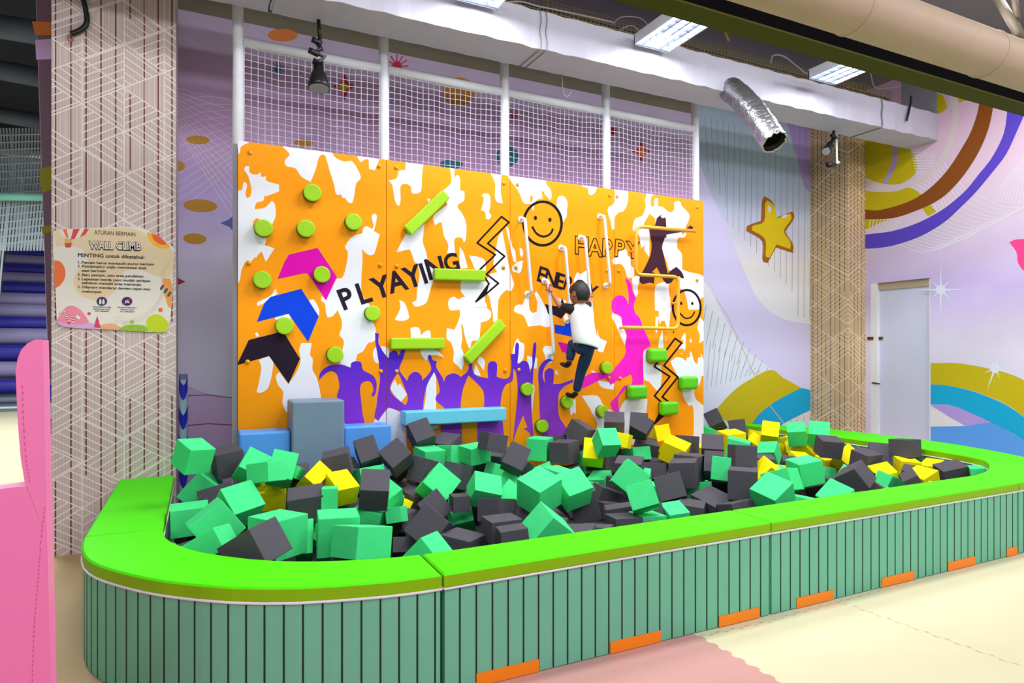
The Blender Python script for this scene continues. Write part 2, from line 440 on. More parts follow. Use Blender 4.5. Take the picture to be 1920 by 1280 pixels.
# white contour lines
for i in range(9):
    PR.stroke(z4([(530 + i * 4, 380 + i * 17), (600 + i * 10, 372 + i * 19), (690 - i * 3, 395 + i * 12)]), 1.5, C['linewhite'], 2.2)
for i in range(10):
    PR.stroke(z4([(740 - i * 24, 430 + i * 19), (780 - i * 16, 500 + i * 17)]), 1.6, C['linewhite'], 2.2)
    PR.stroke(z4([(845 - i * 18, 570 + i * 16), (905 - i * 22, 640 + i * 17)]), 1.5, C['linewhite'], 2.2)
    PR.stroke(z4([(480 - i * 25, 800 + i * 2), (430 - i * 20, 870), (380 - i * 16, 915)]), 1.3, C['linewhite'], 2.3)
for i in range(18):
    t = i / 17; sx = 960 - t * 520; sy = 655 + t * 330 - 40 * math.sin(t * PI) * -1; ex = 1290 - t * 590; ey = 735 + t * 290
    mx = (sx + ex) / 2 + 20; my = (sy + ey) / 2 + 42 - 10 * t
    PR.stroke(smooth2(z4([(sx, sy), (mx, my), (ex, ey)]), False, 5), 1.3, C['linewhite'], 2.2)
PR.stroke(z4([(700, 1025), (880, 950), (1290, 735)]), 2, C['linewhite'], 2.5)
for i in range(9):
    PR.stroke(smooth2(z4([(1075 + i * 24, 700 + i * 3), (1150 + i * 18, 560), (1290, 395 + i * 26)]), False, 4), 1.3, C['linewhite'], 2.2)
brown = z4([(215,822),(400,815),(560,765),(700,700),(800,620),(900,500),(980,370),(1040,230),(1070,100),(1085,-40),(990,-40),(975,90),(930,230),(870,340),(780,480),(680,590),(560,680),(420,735),(300,762),(215,755)])
PR.poly(brown, C['brown'], 3.4)
PR.poly(z4([(215,1018),(330,1010),(450,985),(600,930),(750,840),(860,740),(960,640),(1060,520),(1160,390),(1240,220),(1290,100),(1320,-40),(1180,-40),(1160,180),(1130,290),(1060,420),(980,520),(900,620),(800,710),(700,780),(560,850),(400,900),(215,924)]), C['violet'], 3.4)
PR.poly(z4([(1182,975),(1230,955),(1340,955),(1340,1190),(1280,1165),(1240,1110),(1230,1040)]), C['rose'], 3)
PR.poly(z5([(152,675),(300,675),(420,690),(560,720),(680,755),(900,865),(1060,1010),(1200,1230),(1200,1560),(1060,1330),(900,1165),(741,1015),(620,930),(500,880),(400,845),(250,815),(152,810)]), C['mustard'], 3)
PR.poly(z5([(152,811),(250,816),(400,848),(500,883),(620,935),(741,1018),(900,1165),(1060,1330),(1200,1560),(1200,1760),(1060,1500),(900,1310),(741,1165),(640,1102),(530,1047),(400,987),(280,941),(152,936)]), C['sky'], 3.4)
PR.poly(z5([(152,940),(280,943),(400,988),(540,1051),(370,1072),(250,1002)]), C['lavdeep'], 3)
PR.poly(z5([(152,950),(370,1072),(152,1076)]), C['offwhite'], 3.3, False)
PR.poly(z5([(152,1076),(370,1072),(540,1051),(640,1104),(741,1167),(900,1312),(1060,1500),(1200,1760),(1200,1800),(152,1700)]), C['cornflower'], 3)
for cx, cy, r in ((1764, 543, 50), (1866, 690, 44)):
    for a, l in ((0, 1), (PI/2, 1), (PI/4, .5), (-PI/4, .5)):
        a += 0.0 if cx < 1800 else 0.35
        dx, dy = math.cos(a) * r * l, math.sin(a) * r * l
        nx, ny = -math.sin(a) * 2.2, math.cos(a) * 2.2
        PR.poly([(cx - dx, cy - dy), (cx + nx, cy + ny), (cx + dx, cy + dy), (cx - nx, cy - ny)], C['ghost'], 5 + a * .1, False)
    PR.ell(cx, cy, 9, 9, C['ghost'], 5.5)
struct(mb.build('wall_right'))

# plain wall far left and behind the viewer (room shell seen from other places)
# door
m_door = mat('door_lavender_white', (206, 205, 232), 0.5, noise=0.02, nscale=2)
m_dframe = mat('door_frame_white', (232, 230, 240), 0.5)
m_reveal = mat('door_head_board', (180, 160, 135), 0.7)
m_bronze = mat('aged_bronze', (120, 80, 45), 0.35, metal=0.9)
dr = bpy.data.objects.new('door_1', None); dr.location = (XW, (DY0 + DY1) / 2, 0); COL.objects.link(dr); struct(dr)
mb = MB(); mb.box((XW + .06, DY0 + .03, 0.02), (XW + .1, DY1 - .09, DZ - .10), m_door); lift(mb.build('door_leaf'), dr)
mb = MB(); mb.box((XW + .02, DY0, 0), (XW + .12, DY0 + .03, DZ), m_dframe); mb.box((XW + .0, DY1 - .09, 0), (XW + .12, DY1, DZ), m_dframe)
lift(mb.build('door_frame'), dr)
mb = MB(); mb.box((XW + .04, DY0, DZ - .10), (XW + .12, DY1, DZ), m_reveal); lift(mb.build('door_head'), dr)
hy = onX(1640, 720, XW + .05)
mb = MB(); mb.box((XW + .045, hy.y - .025, hy.z - .11), (XW + .06, hy.y + .025, hy.z + .11), m_bronze)
mb.tube([(XW + .05, hy.y, hy.z + .02), (XW + .0, hy.y, hy.z + .02), (XW - .01, hy.y - .03, hy.z + .02), (XW - .01, hy.y - .12, hy.z + .01)], .011, m_bronze)
h = lift(mb.build('door_handle', smooth=False), dr)
mb = MB(); bz = onX(1634, 634, XW)
mb.box((XW - .02, bz.y - .03, bz.z - .02), (XW + .06, bz.y + .05, bz.z + .02), m_bronze); mb.box((XW + .04, bz.y - .13, bz.z - .02), (XW + .06, bz.y - .08, bz.z + .02), m_bronze)
lift(mb.build('latch'), dr)
mb = MB(); mb.box((XW + .2, DY0 - .3, 0), (XW + .4, DY1 + .3, 3), m_greypl); struct(mb.build('wall_behind_door'))

# ---- pillars wrapped in printed wood-slat paper
def pillar_mat(name, base, dark, line, flip=1.0, pitch=.084):
    m = bpy.data.materials.new(name); m.use_nodes = True
    nt = m.node_tree; b = nt.nodes['Principled BSDF']; b.inputs['Roughness'].default_value = 0.6; b.inputs['Specular IOR Level'].default_value = .3
    tc = nt.nodes.new('ShaderNodeTexCoord'); sp = nt.nodes.new('ShaderNodeSeparateXYZ'); nt.links.new(tc.outputs['Object'], sp.inputs[0])
    def M(op, a, bb=None, c=None):
        n = nt.nodes.new('ShaderNodeMath'); n.operation = op
        for i, v in enumerate((a, bb, c)):
            if v is None: continue
            if isinstance(v, (int, float)): n.inputs[i].default_value = v
            else: nt.links.new(v, n.inputs[i])
        return n.outputs[0]
    u = M('ADD', sp.outputs['X'], sp.outputs['Y']); v = sp.outputs['Z']
    def line_(coord, period, w, ph=0.0):      # 1 on a thin line
        f = M('FRACT', M('ADD', M('DIVIDE', coord, period), ph)); d = M('ABSOLUTE', M('SUBTRACT', f, 0.5))
        return M('GREATER_THAN', d, 0.5 - w / period / 2)
    def rnd(coord, coord2, s):
        n = nt.nodes.new('ShaderNodeTexWhiteNoise'); n.noise_dimensions = '2D'
        cb = nt.nodes.new('ShaderNodeCombineXYZ'); nt.links.new(coord, cb.inputs[0]); nt.links.new(coord2, cb.inputs[1]); cb.inputs[2].default_value = s
        nt.links.new(cb.outputs[0], n.inputs['Vector']); return n.outputs['Value']
    T = 0.62
    W = .28
    cu = M('FLOOR', M('DIVIDE', u, W)); 
    da = M('ADD', v, M('MULTIPLY', u, T)); db = M('SUBTRACT', v, M('MULTIPLY', u, T))
    big = M('MAXIMUM', line_(da, W * T * 2, .010), line_(db, W * T * 2, .010))
    ca = M('FLOOR', M('DIVIDE', da, W * T * 2)); cb_ = M('FLOOR', M('DIVIDE', db, W * T * 2))
    cell = rnd(M('ADD', cu, M('MULTIPLY', ca, 3.0)), cb_, 1)
    fa = M('MULTIPLY', line_(da, .062, .009), M('LESS_THAN', cell, .44))
    fb = M('MULTIPLY', line_(db, .062, .009), M('MULTIPLY', M('GREATER_THAN', cell, .44), M('LESS_THAN', cell, .84)))
    fv = M('MULTIPLY', line_(u, .035, .004), M('GREATER_THAN', cell, .84))
    vert = line_(u, W, .007)
    white_ = M('MINIMUM', M('ADD', M('ADD', big, fa), M('ADD', fb, M('ADD', M('MULTIPLY', fv, .6), vert))), 1.0)
    darkl = line_(u, pitch, .010, .3)
    sub = M('MULTIPLY', line_(u, .021, .004, .1), .25)
    mask = M('GREATER_THAN', rnd(M('FLOOR', M('DIVIDE', u, pitch)), M('FLOOR', M('DIVIDE', v, .6)), 2), .12)
    dk = M('MULTIPLY', darkl, mask)
    def mixc(f, a, bcol):
        n = nt.nodes.new('ShaderNodeMix'); n.data_type = 'RGBA'
        nt.links.new(f, n.inputs['Factor'])
        if isinstance(a, tuple): n.inputs[6].default_value = a
        else: nt.links.new(a, n.inputs[6])
        n.inputs[7].default_value = bcol
        return n.outputs[2]
    c0 = mixc(sub, srgb(*base), srgb(*dark)); c1 = mixc(dk, c0, srgb(*dark)); c2 = mixc(M('MULTIPLY', white_, .85), c1, srgb(*line))
    nt.links.new(c2, b.inputs['Base Color'])
    return m
mb = MB(); mb.box((-1.055, 5.9, 0), (-0.217, 6.35, 5.3), pillar_mat('pillar_print_left', (206, 188, 184), (112, 58, 50), (240, 232, 232), pitch=.098))
struct(mb.build('wall_pillar_left'))
PXL, PYN = 8.2, 6.12
mb = MB(); mb.box((PXL, PYN, 0), (XW, YW, 5.3), pillar_mat('pillar_print_right', (206, 172, 132), (72, 46, 32), (240, 224, 204), pitch=.075))
struct(mb.build('wall_pillar_right'))

# striped posts behind the left pillar
def striped(name, x, y, ztop, label, r=.035, z0=0.0):
    t = thing(name, label, 'post', (x, y, z0))
    mb = MB(); a = mat('stripe_pale_blue', (185, 232, 250), .5); bb = mat('stripe_dark_blue', (40, 48, 215), .5)
    n = 12; zz = z0; k = 0; st = .13
    rows = int((ztop - z0) / st)
    for k in range(rows):
        vs = []; fs = []
        for zz in (z0 + k * st, z0 + (k + 1) * st):
            for i in range(n):
                th = 2 * PI * i / n
                vs.append((x + r * math.cos(th), y + r * math.sin(th), min(ztop, zz + .05 * math.cos(th * 2) * (0 if (k == 0 and zz == z0) else 1))))
        for i in range(n): fs.append((i, (i + 1) % n, (i + 1) % n + n, i + n))
        mb.add(vs, fs, (a, bb)[k % 2])
    lift(mb.build('striped_sleeve', smooth=True), t)
    mb = MB(); mb.tube([(x, y, ztop - .03), (x, y, ztop + .02)], r * .96, mat('cap_blue_grey', (120, 140, 180), .5), 12); lift(mb.build('end_cap'), t)
    return t
pR = onY(339, 705, 6.42); pL = onY(97, 715, 6.42)
striped('striped_post', pR.x + .02, 6.42, pR.z, 'blue striped padded post rising right of the patterned pillar behind the foam cubes')
striped('striped_post', pL.x + .012, 6.42, pL.z, 'blue striped padded post peeping out left of the patterned pillar, by the pink pad')

# ---------------------------------------------------------------- climbing wall
YB = 5.63
X0, PW, ZT = 0.235, 1.2195, 3.264
SEAMS = [X0 + PW * i for i in range(5)]
m_or = mat('board_orange', (255, 156, 0), 0.5, spec=.2)
m_bw = mat('board_white', (236, 236, 246), 0.5, spec=.2)
m_blk = mat('board_black', (14, 10, 16), 0.6, spec=.15)
m_ind = mat('board_dark_plum', (34, 20, 40), 0.6, spec=.15)
m_mag = mat('board_magenta', (226, 0, 178), 0.6, spec=.15); m_blu = mat('board_blue', (0, 66, 225), 0.6, spec=.15); m_pnk = mat('board_pink', (252, 30, 200), 0.6, spec=.15)
m_brn = mat('board_dark_brown', (66, 30, 46), 0.6, spec=.15)
m_pur = grad('board_purple_gradient', [(.4, (170, 70, 205)), (1.0, (140, 50, 205)), (1.5, (78, 30, 205)), (1.9, (66, 34, 220))], noise=0, rough=.6)
m_dark_edge = mat('board_edge', (150, 150, 165), .6)
ZN = {'1': (430, 250, 4.2667), '2': (430, 540, 4.2667), '3': (700, 290, 4.2667), '4': (700, 560, 4.74), '5': (940, 320, 5.332), '6': (940, 540, 4.573), '7': (1120, 350, 5.564), '8': (1120, 560, 5.118), '0': (0, 0, 1)}
ART = """
1 w 1 65,40 180,62 95,105 85,150 65,170 55,170 55,40
1 w 1 405,85 400,50 815,110 820,148 850,195 920,225 985,225 1052,350 1015,400 1000,490 985,550 970,558 950,548 920,512 908,518 890,485 875,492 850,480 840,420 800,290 768,180 740,168 715,195 690,290 650,388 575,345 530,280 455,262 445,215 478,180 475,155 430,110
1 w 1 1020,178 1020,150 1200,180 1200,205 1165,295 1118,285 1115,208 1085,208 1050,232
1 w 1 120,290 130,262 160,262 160,305 185,325 215,330 235,322 248,308 255,350 292,342 300,380 398,410 398,465 290,505 282,492 270,540 225,550 205,580 205,608 280,595 320,560 340,537 360,560 370,600 368,670 345,720 300,830 283,898 305,900 362,920 292,1028 258,945 235,965 215,995 200,992 180,1020 135,1020 95,1100 85,1170 55,1220 55,458 100,455 115,385 142,410 128,480 140,518 165,505 178,450 165,390 150,340
1 o 3 188,750 195,700 220,678 245,690 210,760
1 w 1 1140,660 1160,640 1180,660 1170,730 1155,780 1203,808 1160,960 1130,975 1095,960 1060,925 1065,1000 1055,1180 1060,1280 1110,1357 1150,1420 1145,1500 1170,1560 1165,1655 1110,1677 1070,1742 1025,1767 1010,1820 970,1877 885,1840 905,1737 915,1657 880,1612 895,1567 900,1497 865,1415 825,1462 785,1472 770,1417 765,1360 735,1340 740,1300 770,1330 800,1280 860,1163 895,1160 915,1130 935,1060 948,950 925,910 960,850 1000,815 1060,800 1070,760 1100,742 1140,765 1155,740 1145,700
2 w 1 220,115 330,60 370,5 385,45 300,110 225,145
2 w 1 640,95 675,90 700,130 720,180 715,225 650,130
2 w 1 360,235 475,205 495,240 400,270
2 w 1 205,360 225,352 240,385 215,388
2 w 1 235,575 315,543 350,590 345,660 330,740 300,810 245,838 218,830 235,760 255,650 250,610
2 w 1 575,440 660,440 645,530 668,570 665,650 700,720 735,880 735,1000 480,1000 455,990 425,920 430,830 390,775 372,715 380,690 400,670 470,765 520,700 560,620 570,560 558,500
2 w 1 1162,480 1175,470 1195,600 1165,590 1148,530
2 w 1 1215,460 1250,470 1275,490 1275,560 1230,520
2 w 1 1180,800 1165,1050 1120,1100 1300,1400 1430,1400 1400,1000 1350,985 1275,957 1220,1010 1190,1060 1170,1040
3 w 1 260,58 260,30 400,50 400,75 390,150 385,270 375,298 340,312 305,300 300,255 260,232 225,242 215,275 218,360 208,408 185,395 170,350 160,290 150,240 122,205 185,190 205,130 255,122
3 w 1 612,105 612,80 648,90 648,112 645,190 665,165 682,165 692,190 695,285 728,292 725,365 675,400 680,430 710,470 742,550 740,670 725,705 712,672 690,660 660,665 645,690 655,790 590,785 600,720 565,650 555,590 548,540 520,545 495,565 480,490 590,400 545,300 615,235 625,190
3 w 1 430,350 460,352 440,382
3 w 1 410,550 400,640 395,700 420,770 440,850 490,890 480,1000 455,1080 425,1180 370,1210 330,1210 310,1180 345,1160 350,1080 370,960 350,870 330,860 310,800 290,755 185,780 235,680 275,620 350,600
3 w 1 940,150 940,130 1025,145 1025,165 1018,290 1035,388 990,378 972,330 975,230
3 w 1 865,325 890,310 920,315 935,340 935,420 925,455 945,490 925,515 900,510 895,460 862,440 885,350
3 w 1 690,735 720,780 755,905 700,910 690,850
3 w 1 765,805 850,820 895,850 900,930 820,920 790,860
3 w 1 1000,660 1030,610 1060,760 1085,890 1110,985 1125,1040 1100,1095 1060,1085 1000,1160 990,1290 960,1290 940,1200 920,1120 850,1100 930,960 990,940 960,870 980,760
3 w 1 1060,575 1080,590 1110,730 1135,770 1145,860 1125,860 1100,760 1075,640
3 w 1 1110,900 1150,860 1195,845 1190,900 1175,940 1160,950 1140,940 1120,935
3 w 1 1170,745 1190,755 1198,790 1190,820 1175,800
3 w 1 700,1010 885,1010 930,1060 895,1110 890,1160 910,1220 890,1300 700,1300 690,1240 620,1245 598,1200 610,1150 650,1135 685,1165 735,1150 730,1130 700,1090
4 w 1 670,20 740,10 820,-20 890,10 990,-10 1000,70 1040,110 1045,150 1020,190 955,212 945,330 940,370 905,372 880,370 868,400 870,440 850,440 815,340 795,235 780,225 790,350 780,430 800,480 805,560 785,635 745,590 710,555 715,470 690,390 650,350 655,260 720,275 755,200 775,120 770,85 700,105 670,80
4 w 1 1040,-20 1112,-20 1100,210 1065,205 1060,100
4 w 1 230,10 280,40 318,160 290,190 230,195 190,185 225,120 240,70
4 w 1 330,260 370,250 405,260 418,290 420,325 450,300 480,280 505,290 512,345 335,345
4 w 1 415,455 555,455 630,520 560,500 500,510 470,550 435,510
4 w 1 945,510 990,550 980,640 955,600 920,560
4 w 1 910,575 955,685 890,670
4 w 1 540,650 555,700 560,850 555,990 445,990 470,850 470,760 500,700
4 w 1 475,1130 590,1125 560,1155 500,1160
5 w 1 65,55 65,30 440,75 442,100 455,140 490,185 502,240 498,280 485,292 440,240 425,210 400,205 412,275 370,285 345,300 330,330 325,370 315,405 300,330 240,330 210,300 180,220 140,160 100,110
5 o 3 285,255 300,248 315,265 312,290 295,325 288,290
5 w 1 810,150 810,130 955,150 955,170 935,220 900,242 875,230 865,170 830,165
5 w 1 570,262 600,250 640,270 662,325 655,400 650,460 610,520 590,480 555,370 555,310
7 w 1 175,20 320,30 322,80 320,130 300,210 265,258 230,265 185,310 182,400 175,440 160,450 148,420 140,370 108,260 120,210 160,190 180,130
7 w 1 155,770 175,745 200,735 215,700 240,660 300,650 312,690 318,720 345,740 350,820 380,850 380,950 330,950 310,940 290,870 270,830 240,805 200,808 170,810
5 w 1 725,1090 760,1010 795,1030 860,985 865,1090 850,1160 740,1150
7 w 1 510,90 505,60 580,70 580,90 560,110 555,170 565,210 588,208 595,140 610,118 632,122 632,205 680,210 720,245 760,268 800,240 800,165 830,152 865,158 880,200 957,285 950,360 920,420 925,500 900,530 850,530 835,560 835,640 880,700 885,860 960,890 1060,910 1112,950 1135,1150 1080,1160 1060,1280 950,1280 930,1170 900,1080 850,1060 850,930 750,870 730,800 670,640 610,400 600,330 545,280 480,390 540,470 540,730 490,660 495,610 460,640 450,600 440,520 405,470 370,450 375,390 400,330 470,300 505,210 498,140
7 w 1 635,1010 740,985 745,1060 755,1180 770,1290 600,1290 600,1060
8 w 1 555,-20 700,-20 700,120 690,250 680,300 660,415 640,300 600,250 590,160 590,120 555,110
7 w 1 360,960 400,930 440,940 420,1060 425,1110 395,1160 380,1100
6 w 1 115,160 150,140 180,145 215,55 235,80 240,180 270,215 305,200 305,110 285,50 300,30 325,60 370,150 400,200 430,320 390,335 330,320 230,330 205,260 180,230 150,220 110,200
6 w 1 125,450 140,430 165,465 195,480 195,560 180,620 130,650 95,560
6 w 1 220,580 310,600 305,690 225,690
6 w 1 355,530 380,495 440,500 445,600 430,640 380,640 375,580
6 w 1 470,690 490,750 460,730
6 w 1 845,430 905,455 870,550 800,525
6 w 1 770,700 830,730 780,725
6 w 1 820,785 970,820 960,870 860,850
6 w 1 790,930 830,930 850,1010 920,1060 1006,1110 1040,1290 860,1290 840,1190 800,1110 765,1040
6 w 1 265,820 285,850 275,960 262,1080 250,900
6 w 1 590,990 635,950 640,1080 620,1065 595,1095
6 w 1 530,240 560,215 580,270 545,280
6 w 1 480,80 560,110 540,150 490,110
8 w 1 145,135 225,175 235,240 280,360 265,450 210,330 175,240 140,180
8 w 1 445,500 480,480 470,560 490,620 610,640 620,720 600,900 560,870 500,800 450,770 440,640
8 w 1 700,600 760,560 815,570 850,600 870,500 900,510 930,600 960,630 970,560 1000,530 1050,690 1050,740 1000,740 980,820 930,880 945,960 1000,1010 1060,1080 1060,1400 920,1400 925,1200 920,1050 905,1015 880,1030 830,950 810,870 780,760 720,650
8 w 1 985,180 1020,220 1035,280 1030,380 975,430 985,350 960,280
8 w 1 820,340 850,330 850,460 815,530 770,515
8 w 1 -150,930 0,930 50,1010 110,1060 205,1100 230,1030 290,960 480,960 470,1080 440,1160 420,1400 -100,1400 0,1200
8 w 1 0,290 20,370 85,410 55,515 0,490
8 w 1 900,380 915,450 880,465 875,400
8 w 1 560,170 590,175 575,270 555,265
8 w 1 555,300 575,300 560,400
8 w 1 595,300 625,300 635,470 585,470
1 m 2! 385,1165 445,1020 475,970 705,915 860,1145 775,1335 625,1120 600,1118
2 b 2! 220,270 280,120 330,70 575,5 715,225 630,430 475,205
2 d 2! 58,618 155,415 430,345 565,565 475,765 318,543 150,590
2 p 2 720,738 722,690 760,640 830,612 900,612 970,635 975,600 1010,585 1055,595 1070,655 1150,700 1178,760 1170,840 1150,870 1138,850 1152,820 1140,760 1105,742 1060,760 1045,810 1055,900 1065,1000 1085,1095 1085,1250 930,1250 930,1095 860,880 880,790 865,700 830,665 790,670 740,710
4 p 2 15,300 50,310 45,390 80,460 135,530 145,480 190,460 215,480 225,505 250,455 285,455 265,530 232,610 240,650 300,730 320,680 360,650 400,655 430,690 432,725 480,680 515,620 485,530 490,500 510,497 530,545 565,550 560,610 610,690 630,740 645,690 700,662 750,672 775,695 840,640 850,580 880,570 885,640 920,685 1020,705 1015,620 1025,570 1060,553 1095,570 1100,620 1095,690 1150,710 1200,700 1225,640 1225,490 1240,490 1240,720 1180,760 1145,830 1130,960 1150,1110 925,1110 980,970 980,830 930,760 845,680 800,790 780,900 775,980 780,1110 620,1110 640,985 560,910 555,870 590,820 570,720 540,650 480,760 450,880 440,990 440,1110 300,1110 260,1010 135,965 80,1030 45,1085 10,1050 30,940 35,880 60,720 50,600 50,560 20,400
4 p 2 295,1100 470,1100 495,1215 430,1260 380,1150 360,1215 300,1250
4 p 2 600,1120 785,1110 790,1330 590,1330
4 p 2 925,1110 1150,1095 1175,1330 920,1330
4 o 2.4 215,655 165,740 150,800 180,860 285,945 305,900 300,850 240,700
4 w 2.8! 165,755 195,720 215,775 235,750 300,850 245,915 200,870 150,800
4 o 2.4 385,1160 440,1200 420,1280 360,1215
4 o 1.3 460,610 490,570 520,590 510,640 470,660
6 p 2 80,570 115,562 120,490 130,463 150,480 147,560 138,640 150,650 185,622 225,635 240,680 243,725 265,660 265,590 275,480 290,460 300,490 290,600 275,700 268,820 255,900 262,1080 280,1330 240,1240 190,1205 225,1192 187,1090 140,1200 95,1330 120,1100 140,880 125,720 105,690 80,760 85,650
6 p 2 320,830 315,760 325,680 370,620 410,605 445,620 400,640 365,690 355,760 375,820 370,720 410,683 445,700 450,760 445,822 520,815 615,780 615,805 550,835 505,880 490,920 490,1080 540,1170 640,1330 350,1330 330,1100 325,950
6 p 2 715,1200 745,1220 690,1330 660,1330
8 k 2 271,-201 317,-160 335,-81 370,-10 350,50 360,130 410,190 435,270 480,360 515,450 440,510 440,640 440,830 310,830 240,900 200,960 210,1100 200,1150 180,1130 130,1030 130,990 190,930 250,840 330,820 335,760 320,725 250,760 180,790 125,828 105,790 60,765 -48,816 -149,863 -149,782 -70,715 19,709 120,720 170,660 230,590 270,520 265,440 280,340 235,230 225,170 150,130 135,70 145,10 190,-30 240,-30 275,0 300,60 300,-20 290,-120 271,-170
7 n 2 620,330 640,310 672,285 660,310 680,330 705,318 715,340 720,415 740,440 880,440 935,430 975,393 970,410 998,415 995,440 940,455 860,475 720,500 722,530 705,530 675,625 690,700 725,860 735,905 770,870 825,835 880,890 905,950 880,955 850,930 800,960 770,1000 720,1012 680,960 640,880 620,840 570,890 600,900 590,1010 545,1000 470,1015 440,980 450,920 480,870 550,720 565,600 545,480 545,445 575,400 600,405 610,370
6 d 2! 372,135 440,150 500,160 520,80 545,150 560,200 515,262 450,230 400,220
6 b 2! 455,310 540,325 570,280 640,290 620,420 460,385
6 m 2! 485,460 640,490 640,580 520,545
3 x 3! 820,1175 905,1110 928,1032 895,1060
8 x 3! 545,1200 640,1115 622,1070 600,1080
"""
COLS = {'w': m_bw, 'o': m_or, 'm': m_mag, 'b': m_blu, 'd': m_ind, 'p': m_pur, 'k': m_pnk, 'n': m_brn, 'x': m_blk}
mb = MB(); PA = Paint(mb, 'Y', YB, .0006)
for L in ART.strip().split('\n'):
    f = L.split(); zx, zy, zs = ZN[f[0]]
    ly = f[2]; sm = not ly.endswith('!'); ly = float(ly.rstrip('!'))
    pts = [(zx + float(a.split(',')[0]) / zs, zy + float(a.split(',')[1]) / zs) for a in f[3:]]
    PA.poly(pts, COLS[f[1]], ly, sm, 3)
def Z(z, pts): zx, zy, zs = ZN[z]; return [(zx + x / zs, zy + y / zs) for x, y in pts]
PA.stroke(Z('3', [(1025,495),(1085,540),(915,708),(1050,812),(905,955),(1000,1028),(905,1110),(820,1175),(925,1032),(850,920),(975,800),(830,705)]), 3.3, m_blk, 3, True)
PA.stroke(Z('8', [(745,380),(808,425),(638,640),(772,750),(622,940),(700,1000),(640,1115),(545,1200),(620,1060),(610,990),(548,930),(695,745),(545,650)]), 3.3, m_blk, 3, True)
def ring(cx, cy, rx, ry, w, m, ly):
    n = 40
    PA.stroke([(cx + rx * math.cos(2*PI*i/n), cy + ry * math.sin(2*PI*i/n)) for i in range(n)], w, m, ly, True)
ring(1017.3, 418.8, 35.6, 40.9, 4.8, m_blk, 3); PA.ell(1003.8, 408.5, 3, 4, m_blk, 3.3); PA.ell(1031, 411.9, 3, 4, m_blk, 3.3)
PA.stroke(smooth2(Z('5', [(310,562),(345,620),(390,650),(430,657),(475,640),(503,610),(513,583)]), False, 3), 3.7, m_blk, 3.3)
ring(1287.5, 576.5, 26, 33, 4.0, m_blk, 3); PA.ell(1277, 568.5, 2.3, 3, m_blk, 3.3); PA.ell(1297.8, 568.8, 2.3, 3, m_blk, 3.3)
PA.stroke(smooth2(Z('8', [(795,140),(830,178),(865,187),(905,170),(932,125)]), False, 3), 2.6, m_blk, 3.3)
def letter(ch, bx, by, tx, ty, m, ly=3.5, offset=.02, wide=1.0, hk=1.0):
    b = PA.pt(bx, by, ly); t = PA.pt(tx, ty, ly); uy = (t - b); h = uy.length * hk; uy.normalize()
    ux = uy.cross(Vector((0, 1, 0))) * -1
    if ux.x < 0: ux = -ux
    text_on(mb, ch, b, ux, uy, h, m, offset, wide)
for ch, *q in (('P',655,577,641,542),('L',687,567,675,531),('Y',720.6,556,709,519.5),('A',749.2,545,738.7,509),('Y',779.7,536,768,500),('I',799.5,530,788,495),('N',821,520,811,484),('G',850,507,843,476)):
    letter(ch, *q, m_ind, offset=.025, wide=.95)
for ch, *q in (('E',1012.2,527.8,1018.4,501),('N',1030,535,1036,507.5),('E',1046.9,540.4,1053,513.2),('R',1062,544,1069,519),('G',1083,550,1088,525),('Y',1106,560,1113,534)):
    letter(ch, *q, m_ind, offset=.02, wide=.9)
for ch, *q in (('H',1091,475.7,1091,444.7),('A',1115.4,479.4,1115.4,448.5),('P',1137,479.4,1138,449.4),('P',1160,480.3,1162,450.6),('Y',1186.5,483,1186.5,454)):
    letter(ch, *q, m_blk, 3.5, .05, 1.0); letter(ch, *q, m_or, 4.4, .006, 1.0)
for ch, *q in (('W',1243,645,1243,603),('E',1271,660,1271,622),('R',1298,668,1298,625)): letter(ch, *q, m_or, 1.8, .03, 1.0)
art = mb
# split the printed art over the four boards
cw = thing('climbing_board', 'tall orange and white printed climbing wall of four boards behind the foam pit', 'climbing wall', (X0 + PW * 2, YB, 0))
me = bpy.data.meshes.new('art'); me.from_pydata(art.v, [], art.f)
for m in art.mats: me.materials.append(m)
me.polygons.foreach_set('material_index', art.m)
bolts = [[(469,286),(711,311),(467,493),(713,497),(464,678),(714,696)], [(743,314),(945,343),(744,499),(944,501),(744,696),(947,694)],
         [(970,346),(1143,366),(967,501),(1138,507),(973,693),(1142,708)], [(1157,368),(1307,388),(1160,507),(1307,525),(1163,709)]]
m_bolt = mat('bolt_cap_orange', (240, 165, 25), .3)
def dome(mbx, c, r, h, m, n=14):
    vs = []; fs = []
    for j in range(4):
        a = j / 3 * PI / 2
        for i in range(n): vs.append((c.x + r*math.cos(a)*math.cos(2*PI*i/n), c.y - h*math.sin(a)*.999, c.z + r*math.cos(a)*math.sin(2*PI*i/n)))
    for j in range(3):
        for i in range(n): fs.append((j*n+i, j*n+(i+1)%n, (j+1)*n+(i+1)%n, (j+1)*n+i))
    mbx.add(vs, fs, m)
